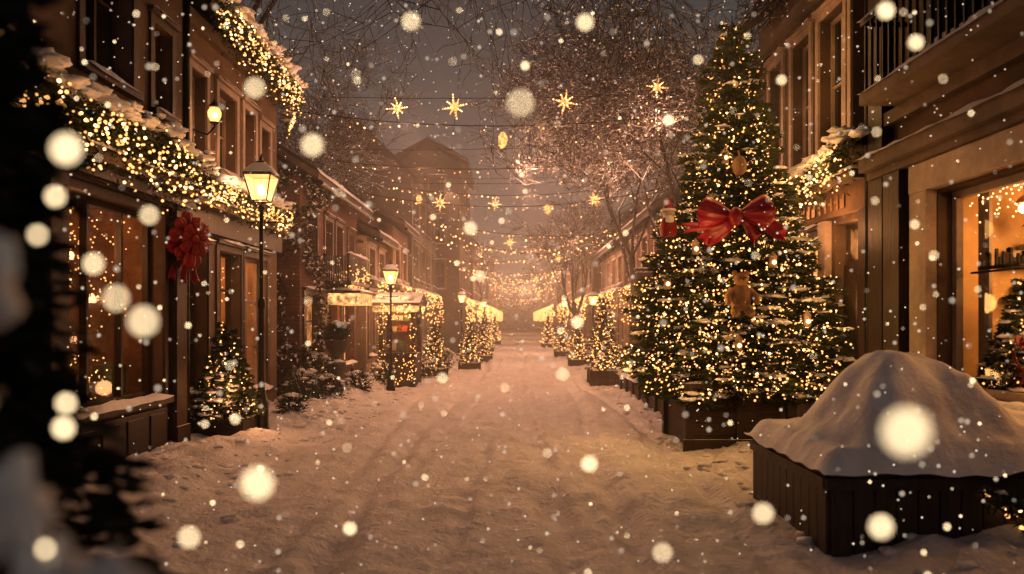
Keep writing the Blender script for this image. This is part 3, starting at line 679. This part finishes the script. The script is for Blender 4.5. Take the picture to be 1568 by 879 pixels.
b.box(T,19.6,19.66,.02,.75,3.0,3.06,IRON); b.box(T,19.6,19.66,.15,.7,2.3,2.95,WOODS); b.snowstrip(T,19.55,19.7,.1,.75,3.06,.06)
b.obj('hanging_sign',e)
e,T=house('plaster_shop',1,3.8,26,33,4.4,PLAST_CR,CREAM,[(3.0,4.0)],D=6,rh=1.8,lit=.5,cols=4)
light('shop_light',T(29,1.1,2.2),75,e,.1)
e,T=house('row_house',1,3.5,33.5,42,5.4,PLAST_BR,CREAM,[(3.3,4.6)],D=6,rh=2,lit=.6,cols=4)
light('shop_light',T(38,1.1,2.2),90,e,.1)
house('row_house',1,3.3,43,53,5.0,PLAST_OC,CREAM,[(3.3,4.5)],D=6,rh=2,lit=.6,cols=5)
house('row_house',1,3.0,54,78,5.6,PLAST_BR,CREAM,[(3.4,4.8)],D=6,rh=2,lit=.6,cols=8)
house('row_house',1,3.0,79,110,6.0,PLAST_BR,CREAM,[(3.4,4.8)],D=6,rh=2,lit=.6,cols=8)
lamp(2.6,25,2.7,110,.85); lamp(2.5,38,2.9,140,.9)

def prof(t):
    pts=[(0,1.24),(.12,1.38),(.25,1.27),(.36,1.06),(.47,.80),(.6,.60),(.75,.42),(.88,.22),(1,.03)]
    for (a,x),(c,y) in zip(pts[:-1],pts[1:]):
        if t<=c: return x+(y-x)*(t-a)/(c-a)
    return .03
cx,cy=3.08,10.55
et=conifer('christmas_tree',cx,cy,.72,5.6,prof,560,135,.105,4700,.34,51,.0155,bw=.013)
for z,r,w in ((1.0,1.8,14),(1.9,1.7,14),(2.8,1.6,11),(3.7,1.2,12),(4.6,.95,10),(5.5,.7,7)):
    for a in (-2.9,-2.1,-1.3,-.6): light('fairy_glow',(cx+r*math.cos(a),cy+r*math.sin(a),z),w*(.9 if z!=2.8 or a in(-2.9,-.6) else .45),et,.12,(1,.48,.13))
b=B(); x0,x1,y0,y1=2.28,3.62,9.75,11.2
b.box(ID,x0,x1,y0,y1,-.1,.74,PLANK)
for a in (x0,(x0+x1)/2,x1):
    b.box(ID,a-.05,a+.05,y0-.035,y0-.002,-.1,.78,WOODS)
for a in (x0,x1):
    for c in (y0,y1): b.box(ID,a-.06,a+.06,c-.06,c+.06,-.1,.8,WOODS)
b.box(ID,x0-.07,x1+.07,y0-.07,y0+.03,.8,.86,WOODS); b.box(ID,x0-.07,x0+.03,y0+.03,y1,.8,.86,WOODS); b.box(ID,x1-.03,x1+.07,y0+.03,y1,.8,.86,WOODS)
b.box(ID,x0-.09,x1+.09,y0-.08,y0-.036,-.1,.13,WOODS)
b.snowstrip(ID,x0,x1,y0,y1,.78,.1); b.snowstrip(ID,x0-.05,x1+.05,y0-.07,y0+.05,.86,.05)
b.obj('wooden_planter',et)
S=.82
TT=lambda u,n,v:(2.79+S*(u*.96-n*.27),9.40-S*(u*.27+n*.96),S*v+3.0)
b=B()
for a,l in ((.2,.60),(pi-.2,.60)): lobe(b,TT,a,l,.50,.12,RED,(0,.02,0))
tail(b,TT,-.30,.84,.24,RED,(0,.03,0)); tail(b,TT,pi+.72,.66,.24,RED,(0,.03,0)); tail(b,TT,pi+.25,.82,.15,RED,(0,.0,0)); tail(b,TT,-.75,.5,.18,RED,(0,.0,0))
b.ico(TT(0,.1,0),.1,RED,3,(.9,.8,1.2),.15); b.obj('red_bow',et)
b=B(); K=.88; TO=lambda u,v,n=0:(2.78+u*K,9.16-n*K,1.98+v*K)
b.ico(TO(0,0),.16*K,GING,3,(1,.7,1.2),.1); b.ico(TO(0,.25,.02),.105*K,GING,3,(1,.85,.95),.08)
for s in (-1,1):
    b.ico(TO(s*.085,.335),.042*K,GING,2,(1,.6,1)); b.tube([TO(s*.12,.1),TO(s*.2,.0,.06),TO(s*.2,-.1,.1)],[.05,.045,.035],8,GING); b.tube([TO(s*.07,-.12),TO(s*.1,-.2,.06),TO(s*.11,-.23,.16)],[.06,.055,.05],8,GING)
    b.ico(TO(s*.035,.27,.11),.011,IRON,2)
b.ico(TO(0,.235,.11),.03,GING,2,(1.2,.8,.8)); b.ico(TO(0,.25,.14),.011,IRON,2); b.obj('bear_ornament',et)
b=B(); R.seed(9)
b.ico((2.93,9.70,3.72),.11,GING,3,(.85,.85,1.2)); b.tube([(2.93,9.70,3.84),(2.93,9.75,3.93)],.012,6,GOLD)
for z,az in ((2.65,-2.3),(2.45,-1.4),(1.4,-1.8),(3.9,-2.0),(2.2,-2.6),(1.7,-1.1)):
    t=(z-.72)/5.45; r=prof(t)+.0; p=(cx+math.cos(az)*r,cy+math.sin(az)*r,z)
    b.lathe(p,[(.045,-.09),(.05,-.08),(.05,.05),(.06,.055),(.02,.1),(.004,.13)],6,CREAM,False); b.ico((p[0],p[1]-.05,p[2]-.02),.03,BULBH)
p=Vector((2.05,9.95,3.02)); b.lathe(p,[(.1,-.2),(.12,-.12),(.1,.0),(.07,.06)],12,REDB); b.ico(p+Vector((0,-.02,.1)),.085,CREAM,3); b.lathe(p+Vector((0,0,.13)),[(.1,0),(.08,.05),(.03,.17),(.005,.2)],12,REDB); b.ico(p+Vector((0,0,.15)),.1,SNOW,2,(1.1,1.1,.35)); b.ico(p+Vector((.0,-.08,.02)),.06,SNOW,2,(1,.5,1.2))
b.obj('ornaments',et)

e=empty('low_planter_wall',(2.95,15,0)); b=B()
b.box(ID,2.55,3.35,11.6,18.8,-.1,.36,PLANK)
for k in range(9): b.box(ID,2.50,2.548,11.6+k*.88,11.7+k*.88,-.1,.38,WOODS)
b.snowstrip(ID,2.5,3.4,11.5,18.9,.36,.14); 
for k in range(46): 
    b.ico((U(2.65,3.25),U(11.8,18.6),.42),U(.08,.2),SNOW,2,(1.2,1.2,.6),.8)
b.obj('box_and_snow',e)

def shrub(x,y,r,h,seed,mat=FOL,n=900,sn=12,bulbs=0,name='snowy_shrub',bl=.09):
    R.seed(seed); e=empty(name,(x,y,0)); b=B(); z0=0
    for k in range(7):
        a=U(0,2*pi); b.tube([(x,y,0),(x+r*.4*math.cos(a),y+r*.4*math.sin(a),h*.5),(x+r*.8*math.cos(a),y+r*.8*math.sin(a),h*.9)],[.02,.012,.005],4,BARK)
    for k in range(n):
        u=Vector((U(-1,1),U(-1,1),U(-1,1))).normalized()*R.random()**.4; k1=1+.4*noise.noise(u*2.5+Vector((x,y,seed)))
        p=Vector((x+u.x*r*k1,y+u.y*r*k1,h*.5+u.z*h*.5*k1)); b.blade(p,(u+Vector((U(-1,1),U(-1,1),U(-1,1)))*.6).normalized(),bl*U(.6,1.4),bl*.14,mat)
    for k in range(sn):
        a=U(0,2*pi); q=math.sqrt(R.random()); b.ico((x+q*r*math.cos(a),y+q*r*math.sin(a),h*.5+h*.5*math.sqrt(max(0,1-q*q))*.9),U(.03,.08)*(.5+r),SNOW,2,(1.3,1.2,.5),.9)
    for k in range(bulbs):
        u=Vector((U(-1,1),U(-1,.2),U(-.8,1))).normalized(); b.ico((x+u.x*r,y+u.y*r,h*.5+u.z*h*.5),.014,BULB)
    b.obj('leaves_and_snow',e); return e
for i,(x,y,r,h) in enumerate(((-3.95,13.9,.38,.8),(-3.75,14.6,.35,.65),(-4.1,15.1,.4,1.1),(-3.5,16.3,.3,.6),(-3.3,18.2,.32,.7),(-3.0,19.0,.3,.5),(-2.7,21.8,.35,.6),(-2.4,23.4,.3,.5),(-3.7,12.2,.22,.5),(3.0,20.3,.4,.7),(2.9,22.5,.35,.6),(-2.9,22.8,.4,.8),(-2.6,26.6,.4,.7))):
    shrub(x,y,r,h,100+i,FOLD if i%2 else FOL,800,24,bulbs=(0,0,25,0,15,0,25,0,0,0,20,40,40)[i])
e=empty('stone_urn_planter',(-3.75,15.5,0)); b=B()
b.lathe((-3.75,15.5,0),[(.2,-.1),(.2,.12),(.14,.16),(.13,.7),(.18,.75),(.18,.82),(.08,.86),(.07,.92),(.2,1.05),(.26,1.25),(.28,1.27)],14,GREEN)
b.ico((-3.75,15.5,1.42),.22,FOLD,2,(1,1,.8),.8)
for k in range(700):
    u=Vector((U(-1,1),U(-1,1),U(-.3,1))).normalized(); b.blade(Vector((-3.75,15.5,1.4))+u*U(.15,.24),u,.1,.013,FOL)
for k in range(6): b.ico((-3.75+U(-.15,.15),15.5+U(-.15,.1),1.62+U(-.05,.03)),.08,SNOW,2,(1.2,1.2,.5),.7)
b.obj('urn',e)
R.seed(61); e=empty('snowy_ivy',(-4.3,14.6,0)); b=B()
for k in range(5200):
    if R.random()<.55: p=Vector((-4.3-R.random()**1.3*2.3,14.62-R.random()*.12,U(.2,4.7)))
    else: p=Vector((-4.22+R.random()*.1,14.7+R.random()**1.6*1.7,U(.2,4.6)))
    if noise.noise(p*1.3)<-.18: continue
    b.blade(p,Vector((U(-1,1),U(-1,0),U(-1,.3))).normalized(),.11,.03,SNOW if R.random()<.2 else FOLD)
b.obj('ivy_leaves',e)

def stall(x,y,w,d,h,seed):
    R.seed(seed); e=empty('snow_roofed_kiosk',(x,y,0)); b=B()
    for a in (-1,1):
        for c in (-1,1):
            px,py=x+a*w/2,y+c*d/2; b.box(ID,px-.05,px+.05,py-.05,py+.05,-.1,h,WOODS)
    b.box(ID,x-w/2+.05,x+w/2-.05,y-d/2-.02,y-d/2+.04,-.1,.85,PLANK); b.box(ID,x-w/2-.06,x+w/2+.06,y-d/2-.15,y-d/2+.2,.85,.9,WOODS)
    b.box(ID,x+w/2-.02,x+w/2+.04,y-d/2+.06,y+d/2,-.1,.85,PLANK)
    b.quad((x-w/2,y+d/2,0),(x+w/2,y+d/2,0),(x+w/2,y+d/2,h),(x-w/2,y+d/2,h),AMBD)
    b.box(ID,x-w/2-.18,x+w/2+.18,y-d/2-.22,y+d/2+.1,h,h+.07,WOODS)
    b.box(ID,x-w/2-.17,x+w/2+.17,y-d/2-.21,y-d/2-.17,h-.16,h-.002,SIGNL)
    b.add([(x-w/2-.2,y-d/2-.24,h+.07),(x+w/2+.2,y-d/2-.24,h+.07),(x+w/2+.2,y+d/2+.12,h+.07),(x-w/2-.2,y+d/2+.12,h+.07),(x-w/2-.2,y,h+.35),(x+w/2+.2,y,h+.35)],[(0,1,5,4),(2,3,4,5),(0,4,3),(1,2,5)],ROOF)
    for k in range(40): b.ico((x+U(-.55,.55)*w,y-d*.3+U(-.25,.2),h+.2+U(-.08,.06)),U(.08,.18),SNOW,2,(1.3,1.2,.5),.7)
    shelf_goods(b,TF(y-d/2),x-w/2+.05,x+w/2-.05,-.2,.1,.94,.25); shelf_goods(b,TF(y+d/2),x-w/2+.05,x+w/2-.05,.05,.3,1.4,.22); shelf_goods(b,TF(y+d/2),x-w/2+.05,x+w/2-.05,.05,.3,1.7,.18)
    for k in range(int(w*70)): b.ico((x+U(-.5,.5)*w,y-d/2-.22,h-U(-.05,.35)),.015,BULBF)
    for k in range(int(w*60)): b.ico((x+U(-.5,.5)*w,y-d/2-.1,U(.1,.85)),.015,BULBF)
    for a in (-1,1):
        for k in range(50): b.ico((x+a*w/2+U(-.09,.09),y-d/2-.07+U(-.02,.05),U(.1,h)),.015,BULBF)
        for k in range(300): b.blade(Vector((x+a*w/2+U(-.08,.08),y-d/2-.05+U(-.03,.05),U(.1,h))),Vector((U(-1,1),U(-1,0),U(-1,.3))).normalized(),.09,.012,FOL)
    b.obj('stall',e); light('stall_light',(x,y,h-.25),30,e,.1)
stall(-2.95,18.9,.8,1.1,2.05,1)
potted(-2.5,22.6,1.8,.45,70,'christmas_tree',nb=80,bulbs=260,bpb=120,bm=BULBF,brad=.016)
potted(-1.6,25.5,1.75,.42,71,'christmas_tree',nb=80,bulbs=240,bpb=110,bm=BULBF,brad=.018)
potted(-1.4,31.5,1.9,.45,72,'christmas_tree',nb=70,bulbs=200,bpb=90,bm=BULBF,brad=.02)
e=potted(2.32,19.6,2.35,.46,73,'christmas_tree',pot=.35,nb=120,bulbs=480,bpb=150,bm=BULBF,brad=.016)
light('tree_glow',(2.0,18.8,1.2),25,e,.1)
potted(2.3,27.5,1.9,.4,74,'christmas_tree',nb=70,bulbs=200,bpb=90,bm=BULBF,brad=.02)
potted(2.2,35,2.0,.45,75,'christmas_tree',nb=70,bulbs=180,bpb=90,bm=BULBF,brad=.022)
potted(-1.6,40,2.0,.45,76,'christmas_tree',nb=60,bulbs=180,bpb=80,bm=BULBF,brad=.024)
potted(2.0,46,2.2,.5,77,'christmas_tree',nb=50,bulbs=180,bpb=60,bm=BULBF,brad=.028)
potted(-1.5,52,2.2,.5,78,'christmas_tree',nb=50,bulbs=180,bpb=60,bm=BULBF,brad=.03)

# bare trees
baretree('frosted_tree',3.9,16.3,9.4,.15,7,.85,7,.1,(-.04,0),.38,8,bias=(-.18,0,0),tr=.010,zmin=4.2,frost=3,wig=.28)
baretree('frosted_tree',3.7,21.5,9.4,.15,8,.85,7,.1,(-.02,0),.40,6,bias=(-.05,0,0),tr=.012,zmin=4.2,frost=3,wig=.28)
baretree('frosted_tree',2.9,34,8.0,.18,9,.8,6,.1,(-.05,0),.34,9,tr=.017,frost=2)
baretree('bare_tree',-6.3,14.3,16,.18,12,.9,7,.9,(.03,.0),.47,6,bias=(.55,-.05,0),tr=.0085,zmin=5.6,frost=2,wig=.3)
baretree('frosted_tree',-5.9,21.5,9.0,.2,18,.8,6,.1,(0,0),.4,8,tr=.011,zmin=4.4)
baretree('frosted_tree',-2.6,48,8.5,.2,14,.75,5,.1,(0,0),.3,6,tr=.02)
baretree('frosted_tree',3.0,50,8.5,.2,15,.8,6,.1,(0,0),.3,6,tr=.02)
R.seed(77); b=B()
for k in range(9000):
    x=U(-30,30); hh=5.5+2.5*noise.noise(Vector((x*.25,3,1))); z=R.random()**.8*hh; p=Vector((x,U(125,131),z))
    b.blade(p,Vector((U(-1,1),U(-1,1),U(-.5,1))).normalized(),U(.5,1.1),.12,BARK if R.random()<.7 else FOLD)
b.obj('distant_trees')

R.seed(200)
string('street_light_string',(-4.1,13.4,5.5),(4.2,13.3,5.6),.35,.16,.015,[(.36,'s',.21,.12),(.235,'s',.17,.08),(.465,'c',.18,-.08),(.60,'s',.2,.2),(.80,'s',.18,.35)],glow=80)
string('street_light_string',(-4.1,16.5,5.25),(3.9,17.0,5.6),.3,.2,.016,glow=120)
string('street_light_string',(-4.1,19.0,5.0),(3.9,19.6,5.2),.45,.16,.018)
string('street_light_string',(-3.9,22,5.7),(3.9,22,5.8),.35,.16,.02,[(.21,'s',.26,-.05),(.42,'s',.18,-.08),(.8,'s',.26,-.02),(.13,'c',.17,-.1),(.62,'c',.2,-.25)],glow=170)
ys2=(25,27.5,30,33,36,39,42,45,49,53,57,61,66,71,77,84,91,99)
for i,y in enumerate(ys2):
    R.seed(300+i); z=5.2-.008*y; string('street_light_string',(-3.0,y,z+U(-.6,.5)),(3.6,y+1,z+U(-.6,.5)),U(.3,1.1),.13+y*.002,.015+y*.0005,[(U(.25,.75),'s',.2,-.1)] if i%3==0 else [],BULBF,glow=(210 if i%3==1 else 0),top=False)

# snow-laden tub, foreground right
e=empty('snow_covered_planter_box',(3.2,6.1,0)); b=B(); x0,x1,y0,y1=2.27,4.25,5.35,7.0
b.box(ID,x0,x1,y0,y1,-.1,.70,WOODD)
k=x0
while k<x1-.05: b.box(ID,k+.006,min(x1,k+.15),y0-.028,y0-.002,-.1,.68,WOODD); k+=.156
k=y0
while k<y1-.05: b.box(ID,x0-.028,x0-.002,k+.006,min(y1,k+.15),-.1,.68,WOODD); k+=.156
b.box(ID,x0-.05,x1+.03,y0-.06,y0-.029,.48,.56,WOODD); b.box(ID,x0-.06,x0-.029,y0-.02,y1,.48,.56,WOODD)
b.obj('box',e); b=B(); NX,NY=110,90; vs=[]
for j in range(NY+1):
    for i in range(NX+1):
        u=i/NX; v=j/NY; x=x0-.09+(x1-x0+.16)*u; y=y0-.11+(y1-y0+.2)*v
        ed=min(1,min(u,1-u)*12)*min(1,min(v,1-v)*11); ed=math.sin(ed*pi/2)
        dx=(x-3.12)/(.56 if x<3.12 else .46); dy=(y-6.05)/.56
        rr=math.sqrt(dx*dx+dy*dy); an=math.atan2(dy,dx)
        rr*=1+.13*math.sin(an*4+.8)*min(1,rr)+.05*math.sin(an*7+2)*min(1,rr)
        h=.58*math.exp(-rr**3.4)+.27*math.exp(-((x-3.8)/.45)**2-((y-6.15)/.55)**2)+.12*math.exp(-((x-2.75)/.3)**2-((y-5.8)/.4)**2)
        h+=.09*noise.noise(Vector((x*2.6,y*2.6,2)))+.03*noise.noise(Vector((x*7,y*7,4)))
        z=.68+.09*ed+max(0,h)*ed*1.05-.08*(1-ed)*(1+.6*noise.noise(Vector((x*4,y*4,9))))
        vs.append((x,y,z))
b.add(vs,[(j*(NX+1)+i,j*(NX+1)+i+1,(j+1)*(NX+1)+i+1,(j+1)*(NX+1)+i) for j in range(NY) for i in range(NX)],SNOW,True)
b.obj('snow_mound',e)
garland('fir_garland',ID,[(3.3,5.22,.5),(3.7,5.2,.36),(4.2,5.22,.5)],.1,27,14,.1,dens=500,hang=.15,gw=0)

# near snow-laden fir, foreground left
R.seed(88); e=empty('dark_snowy_fir_shrub',(-1.35,1.1,0)); b=B()
b.tube([(-1.35,1.1,0),(-1.35,1.1,2.3)],[.05,.02],6,BARKD)
def pr2(z): return (1.12-.33*z if z<1.5 else .625-.16*(z-1.5))
for k in range(17000):
    z=U(.3,2.3); a=U(0,2*pi); r=pr2(z)*(1+.25*noise.noise(Vector((math.cos(a)*2,math.sin(a)*2,z*2.6))))*R.random()**.35
    p=Vector((-1.35+r*math.cos(a),1.1+r*math.sin(a),z)); b.blade(p,Vector((math.cos(a)+U(-.6,.6),math.sin(a)+U(-.6,.6),U(-.8,.3))).normalized(),.08,.013,FOLD)
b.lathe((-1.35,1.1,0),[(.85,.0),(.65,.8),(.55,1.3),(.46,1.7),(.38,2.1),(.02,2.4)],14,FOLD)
for (x,y,z,r) in ((-.56,.72,1.62,.035),(-.47,.68,1.52,.035),(-.43,.68,1.45,.035),(-.50,.68,1.73,.035),(-.39,.66,1.40,.04),(-.33,.60,1.48,.022)):
    b.ico((x,y,z),r,SNOW,3,(1,.8,1.2),.9)
b.obj('foliage_and_snow',e)

# falling snow
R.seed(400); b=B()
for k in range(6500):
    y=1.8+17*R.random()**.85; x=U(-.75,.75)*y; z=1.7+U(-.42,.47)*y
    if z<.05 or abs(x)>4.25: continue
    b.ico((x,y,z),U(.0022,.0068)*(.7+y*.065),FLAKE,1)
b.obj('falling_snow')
NF=[(.0035,.566,1.866),(.171,.324,1.651),(-.251,.498,1.699),(-.306,.566,1.7165),(-.1676,.479,1.594),(-.19,.69,1.863),(-.258,.73,1.929),(.445,.89,2.072),(.519,.96,2.06),(-.305,.69,1.497),(-.417,.655,1.497),(.307,.622,1.526),(.244,.73,1.509),(.154,.778,1.455),(.095,.96,1.513),(-.43,.69,1.815),(-.386,.778,1.81),(-.303,.498,1.815),(.083,.89,2.058),(-.118,.83,2.035),(.071,1.13,1.617),(-.254,1.13,1.381),(-.40,.70,1.753),(-.44,.68,1.778),(-.41,.67,1.602),(-.42,.69,1.622),(-.138,1.385,1.591),(.286,1.385,2.074),(.019,1.557,2.235),(.497,1.385,2.149),(.341,1.385,2.187),(.103,1.245,1.696),(-.07,1.13,1.84),(-.067,1.385,1.782)]
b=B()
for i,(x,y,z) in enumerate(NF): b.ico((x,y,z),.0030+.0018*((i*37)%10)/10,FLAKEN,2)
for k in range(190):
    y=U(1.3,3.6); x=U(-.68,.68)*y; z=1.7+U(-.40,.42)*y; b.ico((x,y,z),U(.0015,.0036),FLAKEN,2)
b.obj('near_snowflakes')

# winter mist hanging in the street
m,nt,N,L=newmat('mist_volume'); out=N.new('ShaderNodeOutputMaterial'); v=N.new('ShaderNodeVolumeScatter'); v.inputs['Color'].default_value=(1,.95,.90,1); v.inputs['Density'].default_value=.0105; v.inputs['Anisotropy'].default_value=.4
L.new(v.outputs[0],out.inputs['Volume'])
b=B(); b.box(ID,-40,40,9,125,-.5,24,m); b.obj('mist')

# ---------------------------------------------------------------- world, moonlight, camera
w=bpy.data.worlds.new('World'); sc.world=w; w.use_nodes=True; nt=w.node_tree; N=nt.nodes; L=nt.links; N.clear()
out=N.new('ShaderNodeOutputWorld'); bg=N.new('ShaderNodeBackground'); sky=N.new('ShaderNodeTexSky'); sky.sky_type='NISHITA'; sky.sun_disc=False
sky.sun_elevation=math.radians(3); sky.sun_rotation=math.radians(200)
tc=N.new('ShaderNodeTexCoord'); sp=N.new('ShaderNodeSeparateXYZ'); L.new(tc.outputs['Generated'],sp.inputs[0])
rp=N.new('ShaderNodeValToRGB'); el=rp.color_ramp.elements; el[0].position=0; el[0].color=(.25,.185,.14,1); el[1].position=1; el[1].color=(.024,.023,.026,1)
for p,c in ((.17,(.155,.137,.122,1)),(.38,(.060,.056,.055,1))):
    q=el.new(p); q.color=c
L.new(sp.outputs[2],rp.inputs[0])
nz=N.new('ShaderNodeTexNoise'); nz.inputs['Scale'].default_value=2.5; nz.inputs['Detail'].default_value=5; L.new(tc.outputs['Generated'],nz.inputs['Vector'])
mr=N.new('ShaderNodeMapRange'); mr.inputs['To Min'].default_value=.65; mr.inputs['To Max'].default_value=1.3; L.new(nz.outputs[0],mr.inputs[0])
mx=N.new('ShaderNodeMix'); mx.data_type='RGBA'; mx.blend_type='MULTIPLY'; mx.inputs[0].default_value=1; L.new(rp.outputs[0],mx.inputs[6]); L.new(mr.outputs[0],mx.inputs[7])
sm=N.new('ShaderNodeMix'); sm.data_type='RGBA'; sm.blend_type='MULTIPLY'; sm.inputs[0].default_value=1; L.new(sky.outputs[0],sm.inputs[6]); sm.inputs[7].default_value=(.003,.003,.003,1)
ad=N.new('ShaderNodeMix'); ad.data_type='RGBA'; ad.blend_type='ADD'; ad.inputs[0].default_value=1; L.new(mx.outputs[2],ad.inputs[6]); L.new(sm.outputs[2],ad.inputs[7])
L.new(ad.outputs[2],bg.inputs[0]); bg.inputs[1].default_value=1; L.new(bg.outputs[0],out.inputs[0])
s=bpy.data.lights.new('moonlight','SUN'); s.energy=.04; s.angle=math.radians(15); s.color=(.92,.88,.9)
so=bpy.data.objects.new('moonlight',s); so.rotation_euler=(math.radians(40),0,math.radians(20)); sc.collection.objects.link(so)
cd=bpy.data.cameras.new('camera'); co=bpy.data.objects.new('camera',cd); sc.collection.objects.link(co); sc.camera=co
co.location=(0,0,1.7); co.rotation_euler=(pi/2,0,0); cd.lens=26; cd.sensor_width=36; cd.shift_x=-.004; cd.shift_y=.032; cd.clip_start=.05; cd.clip_end=3000
cd.dof.use_dof=True; cd.dof.focus_distance=12; cd.dof.aperture_fstop=1.2
sc.view_settings.view_transform='Standard'; sc.view_settings.look='None'; sc.view_settings.exposure=0
